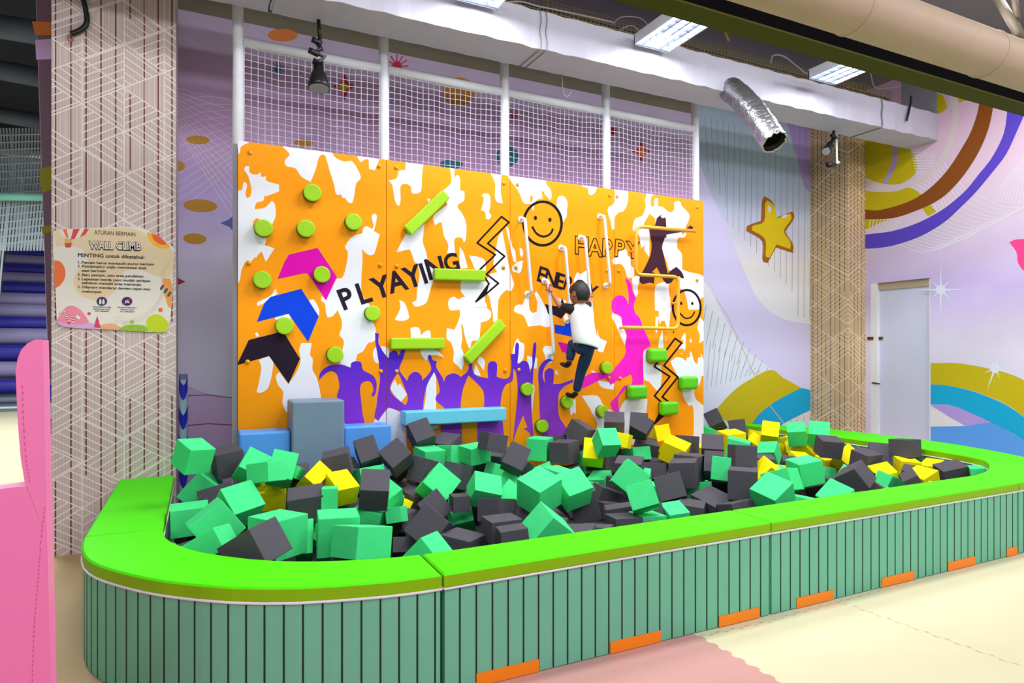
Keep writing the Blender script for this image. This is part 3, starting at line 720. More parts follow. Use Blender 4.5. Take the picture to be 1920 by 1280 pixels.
for k in range(4):
    bm = bmesh.new(); bm.from_mesh(me)
    for xx, clr in ((SEAMS[k] + .0026, True), (SEAMS[k + 1] - .0026, False)):
        g = bm.verts[:] + bm.edges[:] + bm.faces[:]
        bmesh.ops.bisect_plane(bm, geom=g, plane_co=(xx, 0, 0), plane_no=(1, 0, 0), clear_inner=clr, clear_outer=not clr)
    for zz, clr in ((0.05, True), (ZT, False)):
        g = bm.verts[:] + bm.edges[:] + bm.faces[:]
        bmesh.ops.bisect_plane(bm, geom=g, plane_co=(0, 0, zz), plane_no=(0, 0, 1), clear_inner=clr, clear_outer=not clr)
    mk = bpy.data.meshes.new('painted_board'); bm.to_mesh(mk); bm.free()
    mbp = MB(); mbp.box((SEAMS[k] + .0026, YB, 0.02), (SEAMS[k + 1] - .0026, YB + .03, ZT), m_or)
    # join the board slab and its print in one mesh
    mats = list(art.mats); vs = [v.co[:] for v in mk.vertices]; mbb = MB()
    mbb.add(mbp.v, mbp.f, m_or)
    mid = [mats[p.material_index] for p in mk.polygons]; base = len(mbb.v)
    mbb.v += vs
    for p_, mm in zip(mk.polygons, mid): mbb.f.append(tuple(a + base for a in p_.vertices)); mbb.m.append(mbb.mi(mm))
    bpy.data.meshes.remove(mk)
    bd = lift(mbb.build('painted_board'), cw)
    for (x, y) in bolts[k]:
        q = onY(x, y, YB - .003); mq = MB(); dome(mq, q, .019, .016, m_bolt)
        bo = mq.build('bolt', smooth=True); bo.parent = bd
bpy.data.meshes.remove(me)
mb = MB(); mb.box((X0 - .03, YB + .03, 0), (X0, YB + .06, ZT - .02), m_dark_edge)
mb.box((X0, YB + .031, 0), (X0 + PW * 4, YB + .05, ZT - .05), m_blk)
lift(mb.build('backing_frame'), cw)

# pipe frame with nets above
m_pipe = mat('padded_pipe_white', (222, 224, 232), .5, noise=.03, nscale=12, bump=.15, bscale=14)
YP = 5.76
pf = thing('net_frame', 'white padded pipe frame standing behind the climbing wall and holding the nets', 'frame', (X0 + PW * 2, YP, 0))
PX = [0.245, 1.463, 2.674, 3.873, 5.103]
for x in PX:
    mb = MB(); mb.tube([(x, YP, 0)] + [(x + .002 * math.sin(i * 2.1), YP, .4 + i * .36) for i in range(12)] + [(x, YP, 4.8)], [.045] + [.045 + .002 * math.sin(i * 1.7) for i in range(12)] + [.045], m_pipe, 14)
    lift(mb.build('upright_pipe', smooth=True), pf)
for i in range(4):
    mb = MB(); mb.tube([(PX[i] + .04, YP, 4.12), (PX[i + 1] - .04, YP, 4.12)], .042, m_pipe, 14); lift(mb.build('cross_pipe', smooth=True), pf)
m_net = mat('net_cord', (225, 215, 238), .8)
places = ['leftmost bay, above the board with the round holds', 'second bay, left of the bright yellow mural dot', 'third bay from the left, above the smiley face', 'rightmost bay, in front of the red mural star']
random.seed(4)
for i in range(4):
    mb = MB(); a, b = PX[i] + .045, PX[i + 1] - .045; z0, z1 = ZT - .05, 4.085; st = .052
    nx = int((b - a) / st); nz = int((z1 - z0) / st); y = YP - .02; r = .0025
    def P_(u, w):
        return (a + (b - a) * u, y + .012 * math.sin(u * 9 + i) * math.sin(w * 3), z0 + (z1 - z0) * w - .022 * math.sin(PI * u) * w + .005 * math.sin(u * 23 + w * 7))
    for k in range(nx + 1):
        mb.tube([P_(k / nx, j / 6) for j in range(7)], r, m_net, 4, False)
    for k in range(nz + 1):
        mb.tube([P_(j / 8, k / nz) for j in range(9)], r, m_net, 4, False)
    o = mb.build('safety_net', origin=((a + b) / 2, y, z0))
    tag(o, 'white square-mesh safety net in the ' + places[i].split(',')[0] + ',' + places[i].split(',')[1], 'net', 'safety nets above the climbing wall')

# ---------------------------------------------------------------- holds
m_lime = mat('hold_lime', (158, 212, 0), .45, bump=.05, bscale=30)
m_green = mat('hold_green', (90, 205, 0), .35)
m_rubber = mat('hold_back', (60, 80, 20), .6)
discs = [(586,360.5,16,'topmost, above the other two left columns'),(494.5,427,16,'on white paint by the left edge'),(574,428,16,'in the middle of the upper orange field'),(663.4,415.5,15,'upper right of the first board'),
 (604,514,15,'on the magenta arrow'),(492,524,16,'left of the magenta arrow tip'),(534,610.5,16,'between the blue and the black arrows'),(628.7,664.7,15,'above the leftmost purple figure'),(699.5,587,14,'below the big letter L'),
 (989.9,729.5,12,'on the chest of a purple figure with raised arms'),(1065.5,754,11.5,"under the climbing boy's foot"),(1139.4,689.4,11,'at the hip of the pink figure'),(1131.8,771.4,11,'right above the foam cubes on white paint'),(1018.3,799,12,'lowest, on the waist of the purple figure')]
for x, y, r, w in discs:
    c = onY(x, y, YB - .062); rr = r * (c.y * math.cos(TH) + c.x * math.sin(TH)) / F * 1.03
    t = thing('climbing_hold', 'round lime climbing hold ' + w, 'climbing hold', (c.x, YB, c.z), 'round holds on the climbing wall')
    mb = MB(); n = 28
    prof = [(0, rr * .9), (.045, rr * .97), (.055, rr), (.06, rr * .96), (.0625, rr * .86)]
    vs = []; fs = []
    for d, q in prof:
        for i in range(n): vs.append((c.x + q * math.cos(2*PI*i/n), YB - d, c.z + q * math.sin(2*PI*i/n)))
    for j in range(len(prof) - 1):
        for i in range(n): fs.append((j*n+i, j*n+(i+1)%n, (j+1)*n+(i+1)%n, (j+1)*n+i))
    fs.append(tuple((len(prof)-1)*n + i for i in range(n)))
    mb.add(vs, fs, m_lime); lift(mb.build('grip', smooth=False, bevel=0), t)
    mb = MB(); mb.tube([(c.x, YB - .0005, c.z), (c.x, YB - .012, c.z)], rr * .99, m_rubber, 24); lift(mb.build('mounting_plate'), t)
def barhold(p, q, wpx, lab):
    a = onY(*p, YB - .055); b = onY(*q, YB - .055); c = (a + b) / 2; u = (b - a); L = u.length; u.normalize(); w = wpx * (c.y * math.cos(TH) + c.x * math.sin(TH)) / F
    M = Matrix.Translation((c.x, YB, c.z)) @ Matrix.Rotation(-math.atan2(u.z, u.x), 4, 'Y')
    t = thing('climbing_bar', lab, 'climbing hold', (c.x, YB, c.z), 'long bar holds')
    mb = MB(); mb.box((-L/2, -.068, -w/2), (L/2, -.012, w/2), m_lime, M); lift(mb.build('grip', bevel=.012), t)
    mb = MB(); mb.box((-L/2+.02, -.013, -w/2+.01), (L/2-.02, -.0005, w/2-.01), m_rubber, M); lift(mb.build('mounting_plate'), t)
barhold((764, 433), (837, 363), 21, 'lime bar hold slanting up right at the top of the second board')
barhold((814, 513.5), (909.5, 516.5), 21.5, 'horizontal lime bar hold covering the end of the word with the G')
barhold((732.5, 644), (833.5, 643.5), 21, 'horizontal lime bar hold touching the left board seam above purple hands')
barhold((876, 675), (942.5, 605), 21, 'lime bar hold slanting up right above the raised purple arms')
for (x, y, lab) in ((1235.7,666,'green rounded block hold at the head of the lower black lightning'),(1198,735,'green rounded block hold over the legs of the pink figure'),(1294.9,718,'green rounded block hold nearest the right edge of the climbing wall'),(1257.7,765.5,'green rounded block hold at the foot of the lightning, above yellow foam')):
    c = onY(x, y, YB - .09); k = (c.y * math.cos(TH) + c.x * math.sin(TH)) / F
    t = thing('block_hold', lab, 'climbing hold', (c.x, YB, c.z), 'green block holds')
    mb = MB(); mb.box((c.x - .118, YB - .1, c.z - .074), (c.x + .118, YB - .012, c.z + .074), m_green); lift(mb.build('grip', bevel=.035, seg=4), t)
    mb = MB(); mb.box((c.x - .1, YB - .013, c.z - .06), (c.x + .1, YB - .0005, c.z + .06), m_rubber); lift(mb.build('mounting_plate'), t)

# grab pipes
m_wp = mat('handle_white', (228, 232, 240), .3)
m_yp = mat('handle_yellow', (238, 178, 52), .35)
def grab(name, top, bot, lab, m, r=.016, mt=(-6, 4), mbm=(-8, 1)):
    a = onY(*top, YB - .09); b = onY(*bot, YB - .09)
    a2 = Vector((a.x, YB, a.z)); b2 = Vector((b.x, YB, b.z))
    t = thing(name, lab, 'handle', (a.x, YB, a.z), 'white vertical grab pipes')
    mb = MB(); mb.tube([a2] + arc3(a2.lerp(a, .45), a, a.lerp(b, .06)) + arc3(b.lerp(a, .06), b, b2.lerp(b, .45)) + [b2], r, m, 12); lift(mb.build('pipe', smooth=True), t)
    for q in (a2, b2):
        mb = MB(); mb.tube([q + Vector((0, -.001, 0)), q + Vector((0, -.01, 0))], r * 2, m, 14); lift(mb.build('wall_flange'), t)
    return a, b
grab('grab_pipe', (984, 408), (996.5, 549.7), 'white vertical grab pipe crossing the left rim of the big smiley', m_wp)
H2 = grab('grab_pipe', (1060, 462), (1070.5, 600), "white vertical grab pipe running down behind the boy's head", m_wp)
H3 = grab('grab_pipe', (1096.6, 443), (1110, 590), "white vertical grab pipe over the letter A, held by the boy's right hand", m_wp)
grab('grab_pipe', (1133, 403), (1144.4, 534), 'white vertical grab pipe highest and rightmost, crossing the pale outlined letters', m_wp)
H5 = grab('grab_pipe', (1028, 525), (1038.5, 664), "lowest white vertical grab pipe, held by the boy's left hand", m_wp)
yp = [onY(x, y, YB - .1) for x, y in ((1304, 433), (1193, 424), (1192, 514.4), (1271.5, 519), (1271.5, 616), (1170, 613.5))]
pts = [Vector((yp[0].x, YB - .1, yp[0].z))]
for i in range(1, 5):
    pts += arc3(yp[i].lerp(yp[i - 1], .12), yp[i], yp[i].lerp(yp[i + 1], .12))
pts.append(yp[5])
t = thing('zigzag_rail', 'yellow zigzag pipe rail in front of the dark jumping figure', 'handle', (yp[2].x, YB, yp[2].z))
mb = MB(); mb.tube(pts, .019, m_yp, 12); lift(mb.build('rail_pipe', smooth=True), t)
for q in (yp[0].lerp(yp[1], .12), yp[1].lerp(yp[2], .5), yp[3].lerp(yp[4], .5), yp[5].lerp(yp[4], .03)):
    mb = MB(); mb.tube([Vector((q.x, YB, q.z)), q], .014, m_yp, 10); lift(mb.build('wall_bracket', smooth=True), t)
CUBES = """
G 0 -0.072 4.718 0.871 -3.068 -0.346 2.091 0.18 0.172 0.175
D 0 0.145 5.126 0.756 0.099 -0.142 0.185 0.189 0.215 0.185
G 0 -0.031 5.108 0.574 -1.622 0.716 -0.229 0.164 0.22 0.228
D 0 0.062 4.865 0.578 -0.241 -0.222 0.037 0.214 0.212 0.1
G 0 0.19 4.415 0.581 0.793 -0.137 0.454 0.208 0.201 0.208
Y 0 0.423 4.864 0.523 2.915 -0.055 3.037 0.2 0.19 0.142
G 0 -0.088 4.456 0.522 0.012 -0.023 0.039 0.213 0.204 0.168
G 0 0.053 4.098 0.551 -0.642 0.098 1.664 0.214 0.219 0.217
G 0 0.029 3.808 0.521 -0.305 1.015 -0.662 0.129 0.223 0.186
D 0 0.236 3.597 0.533 -0.541 -0.05 0.86 0.221 0.23 0.197
G 0 0.368 3.823 0.531 0.005 0.031 0.645 0.23 0.224 0.221
G 1 0.302 4.891 0.734 -0.721 0.526 -0.101 0.182 0.182 0.182
G 0 0.364 4.511 0.764 -3.013 0.169 2.383 0.173 0.178 0.128
G 0 0.48 4.713 0.742 1.043 0.252 -0.149 0.168 0.195 0.197
G 0 0.55 4.922 0.698 -2.862 -0.377 2.727 0.184 0.203 0.089
D 1 0.611 5.096 0.562 0.529 0.011 -0.085 0.206 0.206 0.206
D 0 0.881 4.818 0.738 3.036 0.212 2.902 0.189 0.197 0.166
D 1 0.967 5.084 0.602 0.502 0.152 0.259 0.198 0.198 0.198
Y 0 0.695 4.716 0.657 -2.205 -0.556 0.615 0.169 0.116 0.188
Y 0 0.865 4.609 0.596 0.485 -0.05 0.287 0.164 0.206 0.148
G 0 1.123 4.865 0.591 -1.808 -0.071 0.146 0.193 0.174 0.202
D 0 1.009 4.22 0.645 0.616 0.086 -0.239 0.186 0.192 0.191
G 0 1.148 4.404 0.556 0.55 -0.508 0.29 0.139 0.163 0.163
D 0 1.163 5.075 0.741 0.909 -0.279 -0.096 0.163 0.208 0.21
D 0 1.338 4.869 0.736 2.325 -0.663 2.195 0.182 0.183 0.198
D 0 1.393 5.074 0.656 2.51 0.549 1.02 0.214 0.137 0.21
D 0 1.367 5.121 0.414 0.561 0.078 1.051 0.218 0.161 0.217
D 0 1.482 4.806 0.413 2.969 -0.179 1.878 0.201 0.175 0.162
G 0 1.003 4.325 0.41 0.253 -0.037 0.967 0.212 0.184 0.213
G 0 1.169 4.553 0.445 2.209 -0.526 2.566 0.176 0.214 0.212
G 0 0.704 3.856 0.495 0.007 0.024 -0.113 0.231 0.222 0.226
G 0 0.784 3.573 0.506 -2.94 0.119 2.04 0.224 0.243 0.171
D 0 0.611 4.456 0.541 2.925 0.105 2.98 0.23 0.205 0.18
G 0 0.751 4.404 0.57 -3.039 -0.019 2.972 0.105 0.183 0.157
D 1 0.926 4.739 0.388 0.945 0.671 1.209 0.222 0.222 0.222
G 0 1.168 4.245 0.456 -2.918 0.161 2.653 0.106 0.18 0.102
D 0 1.253 4.423 0.369 3.115 0.084 2.087 0.197 0.197 0.119
Y 0 1.271 4.697 0.339 2.117 -0.427 2.743 0.183 0.23 0.227
D 0 1.432 4.922 0.292 0.934 -0.065 -0.254 0.155 0.235 0.232
D 0 1.164 4.072 0.283 1.08 0.027 -0.268 0.139 0.098 0.198
G 0 0.717 4.584 0.34 2.184 -0.677 2.718 0.114 0.224 0.221
G 0 0.552 4.179 0.374 2.144 -0.026 3.0 0.115 0.216 0.213
G 0 0.669 4.107 0.359 1.041 -0.025 -0.149 0.096 0.216 0.212
D 0 1.292 3.912 0.432 -1.09 -0.554 2.335 0.201 0.212 0.212
G 0 1.643 4.598 0.287 0.011 0.293 1.256 0.233 0.182 0.117
G 0 1.731 4.484 0.342 2.215 0.195 2.807 0.161 0.223 0.221
D 0 1.444 3.738 0.365 -3.114 -0.074 2.209 0.223 0.207 0.115
D 0 1.475 4.41 0.425 -2.033 -0.548 0.163 0.18 0.192 0.206
G 0 1.584 4.609 0.544 -2.194 -0.644 0.447 0.211 0.219 0.216
D 0 1.566 4.906 0.611 -2.841 -0.129 2.133 0.163 0.177 0.196
G 0 1.704 5.181 0.668 -3.113 -0.106 1.757 0.203 0.198 0.149
G 0 1.918 5.18 0.671 -3.031 0.099 1.888 0.202 0.202 0.161
D 0 1.936 5.398 0.702 2.792 -0.064 2.262 0.203 0.212 0.187
D 0 1.689 5.345 0.825 0.823 -0.292 -0.046 0.178 0.206 0.206
G 0 2.05 5.017 0.695 3.076 -0.06 1.774 0.198 0.199 0.14
D 0 2.123 4.8 0.815 -2.927 0.049 1.595 0.185 0.176 0.146
D 0 2.148 4.426 0.733 2.08 -0.426 2.6 0.165 0.186 0.182
D 0 1.785 4.747 0.579 -2.86 -0.118 2.243 0.161 0.185 0.191
G 0 1.811 4.247 0.559 -2.809 -0.695 1.197 0.173 0.206 0.182
G 0 2.325 5.396 0.582 0.862 0.119 -0.414 0.193 0.212 0.211
G 1 2.169 4.784 0.528 -0.071 0.324 -0.074 0.202 0.202 0.202
G 1 2.134 4.518 0.483 0.672 0.529 -0.63 0.204 0.204 0.204
G 1 2.025 4.289 0.442 -0.736 0.644 -0.567 0.206 0.206 0.206
D 1 2.278 5.082 0.607 0.043 -0.314 0.726 0.196 0.196 0.196
D 0 1.805 4.012 0.472 -2.936 0.128 2.092 0.189 0.192 0.153
D 0 1.883 4.779 0.362 0.673 -0.238 -0.302 0.188 0.229 0.228
D 0 1.686 3.671 0.443 3.127 0.022 1.513 0.195 0.205 0.143
D 0 1.642 3.411 0.424 3.036 0.099 1.297 0.197 0.163 0.196
D 1 1.761 3.76 0.322 0.349 -0.118 0.303 0.214 0.214 0.214
D 0 1.642 4.3 0.477 3.136 0.093 1.379 0.181 0.121 0.112
G 1 1.126 3.431 0.399 0.775 0.071 0.774 0.2 0.2 0.2
G 0 2.031 3.817 0.615 2.827 -0.307 1.95 0.212 0.22 0.214
G 0 2.316 3.854 0.598 0.668 -0.255 -0.064 0.192 0.201 0.185
D 0 2.486 3.98 0.454 -1.507 -0.208 -0.49 0.198 0.218 0.213
G 0 1.874 3.423 0.465 -2.456 -0.244 1.464 0.216 0.216 0.218
D 0 2.518 4.269 0.387 -1.993 0.423 1.571 0.221 0.198 0.222
D 1 2.03 3.952 0.405 0.475 0.333 0.24 0.206 0.206 0.206
G 0 3.245 4.922 0.362 2.86 0.11 2.162 0.181 0.199 0.15
G 0 2.723 4.799 0.449 -3.107 -0.128 1.917 0.188 0.198 0.21
D 0 3.012 4.48 0.35 -2.777 0.001 1.354 0.21 0.2 0.146
D 0 2.879 4.197 0.313 -0.156 0.072 -0.324 0.2 0.214 0.124
D 0 2.618 3.676 0.365 -3.122 0.062 1.386 0.2 0.203 0.112
G 0 2.818 3.672 0.306 -3.118 0.055 1.416 0.209 0.188 0.215
G 0 3.042 4.191 0.548 -1.937 -0.878 -0.215 0.22 0.217 0.213
G 0 2.762 3.653 0.537 2.481 -1.046 1.607 0.174 0.189 0.191
D 0 3.384 4.113 0.452 2.465 -1.109 1.6 0.199 0.212 0.212
G 0 3.127 3.744 0.313 3.017 -0.205 1.266 0.205 0.153 0.208
D 0 3.657 3.928 0.33 2.925 -0.229 1.725 0.253 0.233 0.166
D 0 3.635 4.237 0.534 3.111 0.085 2.291 0.217 0.213 0.215
D 0 3.835 4.4 0.538 -3.09 -0.02 2.128 0.223 0.22 0.23
D 0 3.915 4.98 0.404 -2.97 0.041 2.337 0.192 0.212 0.158
D 0 3.236 4.459 0.544 2.984 -0.007 2.381 0.221 0.212 0.207
D 0 3.396 5.122 0.499 -0.017 0.164 0.495 0.213 0.213 0.172
G 0 3.874 5.232 0.533 -3.141 0.221 1.582 0.21 0.212 0.129
D 0 4.123 5.396 0.55 0.231 0.192 -0.427 0.213 0.213 0.171
Y 0 4.17 5.0 0.575 2.873 -0.361 2.234 0.225 0.209 0.198
Y 0 4.349 5.457 0.687 -0.191 -0.142 -0.272 0.162 0.206 0.164
D 0 5.257 6.263 0.536 -0.077 0.122 -0.348 0.218 0.215 0.186
D 0 4.675 5.4 0.56 -3.007 0.024 1.999 0.182 0.205 0.178
D 0 3.87 5.129 0.824 0.836 -0.941 -0.019 0.158 0.179 0.196
D 0 3.992 5.345 0.793 2.159 -0.065 2.476 0.179 0.206 0.208
D 0 3.616 5.235 0.83 0.436 0.026 -0.589 0.194 0.203 0.2
G 0 3.232 4.797 0.744 -3.137 -0.816 1.377 0.185 0.178 0.184
D 0 3.256 5.29 0.781 0.508 0.111 0.651 0.205 0.205 0.171
Y 0 3.567 5.021 0.715 -2.956 -0.152 2.3 0.14 0.195 0.131
D 0 3.628 5.33 0.593 0.711 -0.233 -0.542 0.208 0.215 0.215
Y 0 3.228 5.006 0.623 1.003 0.071 -0.573 0.185 0.203 0.202
G 1 3.324 5.225 0.514 -0.41 -0.118 0.567 0.21 0.21 0.21
D 0 3.031 5.198 0.622 3.104 0.052 2.092 0.216 0.207 0.194
G 0 2.878 5.396 0.631 -3.139 -0.019 2.322 0.201 0.21 0.207
D 0 3.122 5.458 0.666 -3.004 0.077 2.559 0.149 0.212 0.141
D 0 2.572 5.256 0.52 -2.537 0.91 2.886 0.173 0.213 0.214
D 1 3.431 5.417 0.55 -0.63 -1.154 0.929 0.208 0.208 0.208
G 0 5.571 6.14 0.543 -2.839 -0.202 1.462 0.211 0.208 0.174
D 0 4.721 5.072 0.555 0.689 0.029 -0.735 0.216 0.207 0.208
G 0 4.885 4.894 0.557 0.013 0.207 -0.795 0.216 0.213 0.209
D 0 4.324 4.273 0.627 -3.087 0.112 1.157 0.194 0.196 0.187
D 0 3.811 3.759 0.52 -3.115 -0.019 2.329 0.218 0.215 0.231
D 0 4.93 5.228 0.278 -3.064 -0.143 1.355 0.189 0.174 0.153
D 0 3.995 4.275 0.562 2.165 -0.012 2.371 0.158 0.195 0.194
G 1 4.329 4.491 0.371 -0.299 -0.775 0.108 0.218 0.218 0.218
G 0 3.864 4.053 0.584 -0.184 0.072 -0.754 0.15 0.187 0.19
D 0 4.104 4.34 0.444 0.881 -0.071 -0.726 0.174 0.212 0.211
G 1 3.816 4.289 0.318 -0.222 -0.045 -0.459 0.222 0.222 0.222
G 0 3.821 3.476 0.493 2.605 -0.236 1.756 0.216 0.227 0.175
G 0 4.202 3.725 0.507 -1.987 1.178 -1.587 0.174 0.227 0.24
G 0 4.51 3.764 0.562 2.974 -0.049 1.255 0.213 0.206 0.194
G 0 5.722 5.255 0.398 2.624 0.127 2.041 0.202 0.209 0.202
Y 0 5.915 5.417 0.611 0.946 0.105 -0.829 0.188 0.194 0.194
Y 0 6.501 5.606 0.439 2.882 0.2 1.209 0.213 0.213 0.176
Y 0 6.262 5.295 0.414 -2.16 0.611 2.047 0.223 0.225 0.226
G 0 6.111 5.213 0.605 0.464 -0.104 -0.833 0.195 0.2 0.2
G 0 6.371 5.127 0.604 0.713 0.048 -0.878 0.22 0.208 0.208
D 0 5.82 4.566 0.569 -3.067 -0.225 1.035 0.199 0.213 0.181
D 0 5.912 4.224 0.462 3.111 -0.2 1.495 0.199 0.198 0.203
D 0 6.205 4.271 0.388 -1.394 0.34 2.229 0.213 0.187 0.216
D 0 5.027 3.684 0.47 2.807 0.555 1.739 0.203 0.204 0.198
G 0 5.241 3.946 0.357 0.656 0.491 -1.002 0.183 0.216 0.216
G 0 5.742 4.6 0.29 1.518 0.176 0.158 0.211 0.148 0.21
Y 0 6.11 4.601 0.432 0.842 0.52 1.02 0.201 0.148 0.202
D 0 4.751 3.893 0.444 1.036 -0.304 -0.81 0.157 0.2 0.198
D 1 4.941 3.897 0.337 0.142 0.211 0.109 0.214 0.214 0.214
G 1 4.462 3.429 0.395 0.407 0.836 0.425 0.2 0.2 0.2
D 1 4.635 4.337 0.492 0.065 0.034 -0.703 0.2 0.2 0.2
Y 1 4.464 4.118 0.47 -0.888 -0.366 1.095 0.2 0.2 0.2
D 1 6.383 4.766 0.376 0.141 -0.505 -0.152 0.212 0.212 0.212
D 0 6.503 4.206 0.562 -3.103 0.063 1.654 0.215 0.215 0.179
D 1 6.478 4.474 0.443 0.063 -0.804 0.645 0.2 0.2 0.2
Y 0 5.876 4.007 0.34 2.866 -0.316 1.05 0.21 0.184 0.211
Y 0 6.373 4.103 0.396 -3.064 -0.097 0.912 0.204 0.188 0.15
Y 0 6.567 3.97 0.346 2.897 -0.003 1.797 0.159 0.208 0.213
Y 0 5.986 3.709 0.346 2.789 -0.087 1.537 0.201 0.207 0.213
D 0 6.437 3.714 0.398 2.882 -0.211 1.042 0.191 0.224 0.155
G 0 6.502 3.509 0.377 -0.001 -0.134 -0.953 0.126 0.213 0.212
D 0 5.683 3.595 0.381 2.587 -0.167 0.781 0.193 0.127 0.191
G 0 5.717 3.85 0.341 -2.743 -0.157 1.365 0.169 0.172 0.14
D 0 5.822 6.204 0.672 -2.537 0.479 2.425 0.189 0.212 0.21
Y 0 5.061 5.149 0.594 3.065 -0.092 1.324 0.217 0.219 0.216
D 0 6.206 6.201 0.529 2.157 0.167 2.357 0.206 0.213 0.213
Y 1 5.88 5.622 0.419 0.407 0.584 -0.876 0.216 0.216 0.216
Y 0 6.448 6.203 0.431 -0.053 0.204 -0.502 0.176 0.209 0.188
Y 2 4.451 5.201 0.352 -0.064 -0.245 0.058 0.2 0.2 0.2
D 2 2.423 5.037 0.341 -0.038 0.061 1.195 0.2 0.2 0.2
D 2 4.679 4.609 0.449 -0.3 -0.321 2.54 0.2 0.2 0.2
D 2 2.614 3.369 0.324 -0.13 0.04 1.655 0.2 0.2 0.2
D 2 2.896 3.332 0.3 -0.154 -0.158 2.914 0.2 0.2 0.2
D 2 2.573 4.566 0.417 -0.004 0.108 2.19 0.2 0.2 0.2
Y 2 5.482 3.262 0.309 0.156 -0.232 2.291 0.2 0.2 0.2
D 2 0.302 3.741 0.316 -0.093 -0.136 1.389 0.2 0.2 0.2
D 2 5.314 5.267 0.38 0.134 0.019 0.954 0.2 0.2 0.2
D 2 0.358 4.347 0.325 -0.011 -0.082 1.846 0.2 0.2 0.2
D 2 5.399 6.177 0.304 0.068 0.223 1.73 0.2 0.2 0.2
D 2 3.476 3.295 0.311 0.014 0.454 1.509 0.2 0.2 0.2
D 2 3.098 5.193 0.381 0.127 0.159 2.962 0.2 0.2 0.2
D 2 1.863 5.336 0.374 -0.224 -0.028 1.619 0.2 0.2 0.2
D 2 4.785 4.176 0.354 0.043 0.065 1.537 0.2 0.2 0.2
D 2 0.385 5.113 0.422 0.411 0.012 2.836 0.2 0.2 0.2
D 2 4.065 3.924 0.35 0.318 -0.059 2.83 0.2 0.2 0.2
D 2 5.629 4.875 0.314 -0.214 -0.144 2.374 0.2 0.2 0.2
G 2 3.006 4.825 0.304 -0.084 0.043 0.039 0.2 0.2 0.2
G 2 4.163 3.516 0.336 0.161 -0.067 1.946 0.2 0.2 0.2
D 2 5.937 6.228 0.361 -0.386 0.349 1.706 0.2 0.2 0.2
D 2 2.047 3.692 0.342 -0.403 -0.026 2.091 0.2 0.2 0.2
D 2 1.756 5.003 0.328 -0.103 0.139 2.866 0.2 0.2 0.2
D 2 3.613 5.177 0.361 -0.264 0.032 1.778 0.2 0.2 0.2
Y 2 5.19 3.372 0.305 0.041 -0.222 2.723 0.2 0.2 0.2
D 2 4.093 5.203 0.368 -0.061 -0.173 2.694 0.2 0.2 0.2
D 2 5.15 4.843 0.309 -0.109 0.265 0.039 0.2 0.2 0.2
D 2 2.314 5.39 0.33 0.191 0.519 1.449 0.2 0.2 0.2
Y 2 5.037 4.189 0.345 0.58 -0.343 1.968 0.2 0.2 0.2
D 2 1.085 4.973 0.335 -0.1 0.104 3.089 0.2 0.2 0.2
G 2 3.525 4.718 0.371 0.056 -0.459 0.765 0.2 0.2 0.2
G 2 3.477 4.405 0.313 0.132 -0.299 2.171 0.2 0.2 0.2
Y 2 5.247 4.604 0.311 0.181 -0.026 2.067 0.2 0.2 0.2
D 2 0.86 5.119 0.422 0.322 -0.1 1.15 0.2 0.2 0.2
D 2 3.977 4.599 0.302 0.065 0.128 2.801 0.2 0.2 0.2
D 2 2.148 3.496 0.337 -0.047 0.101 2.432 0.2 0.2 0.2
D 2 3.988 3.294 0.301 -0.223 -0.033 2.303 0.2 0.2 0.2
D 2 -0.049 4.868 0.347 0.098 -0.101 2.038 0.2 0.2 0.2
D 2 2.033 5.085 0.343 -0.32 -0.154 3.135 0.2 0.2 0.2
D 2 0.379 4.611 0.374 -0.289 0.096 0.162 0.2 0.2 0.2
D 2 0.359 4.094 0.379 -0.175 -0.113 0.208 0.2 0.2 0.2
D 2 4.184 4.135 0.41 -0.034 0.253 2.459 0.2 0.2 0.2
Y 2 5.401 5.594 0.36 -0.19 0.153 2.496 0.2 0.2 0.2
D 2 0.484 4.83 0.304 -0.01 -0.121 1.175 0.2 0.2 0.2
D 2 -0.035 4.241 0.313 0.143 -0.03 0.602 0.2 0.2 0.2
G 2 6.259 5.807 0.303 -0.166 -0.177 0.805 0.2 0.2 0.2
D 2 0.773 3.391 0.323 0.317 -0.08 2.051 0.2 0.2 0.2
D 2 4.819 3.467 0.313 0.136 0.278 1.517 0.2 0.2 0.2
Y 2 5.921 5.919 0.351 -0.363 0.161 2.237 0.2 0.2 0.2
D 2 0.896 4.041 0.361 0.175 0.046 2.355 0.2 0.2 0.2
Y 2 5.642 5.822 0.325 0.34 0.223 1.92 0.2 0.2 0.2
D 2 3.417 5.468 0.3 -0.038 -0.132 0.121 0.2 0.2 0.2
D 2 4.393 4.928 0.315 0.23 0.139 1.812 0.2 0.2 0.2
D 2 0.734 3.584 0.303 0.02 0.274 0.398 0.2 0.2 0.2
D 2 3.224 4.389 0.315 -0.042 0.248 0.247 0.2 0.2 0.2
D 2 3.649 3.651 0.318 -0.127 0.245 1.425 0.2 0.2 0.2
D 2 5.24 4.34 0.329 0.091 -0.119 2.053 0.2 0.2 0.2
D 2 4.371 3.917 0.306 -0.003 -0.017 1.933 0.2 0.2 0.2
Y 2 4.955 5.455 0.42 0.038 -0.111 0.225 0.2 0.2 0.2
D 2 0.116 4.013 0.306 -0.253 -0.129 2.545 0.2 0.2 0.2
D 2 1.363 3.268 0.3 -0.023 0.299 2.707 0.2 0.2 0.2
D 2 5.675 4.134 0.331 -0.124 -0.183 2.798 0.2 0.2 0.2
G 2 2.373 4.767 0.358 0.042 -0.051 0.092 0.2 0.2 0.2
G 2 2.801 5.167 0.399 -0.128 0.414 2.607 0.2 0.2 0.2
D 2 4.069 5.438 0.32 -0.329 0.194 1.48 0.2 0.2 0.2
G 2 2.336 3.327 0.309 0.148 -0.024 2.66 0.2 0.2 0.2
D 2 3.846 5.263 0.316 -0.035 0.132 0.552 0.2 0.2 0.2
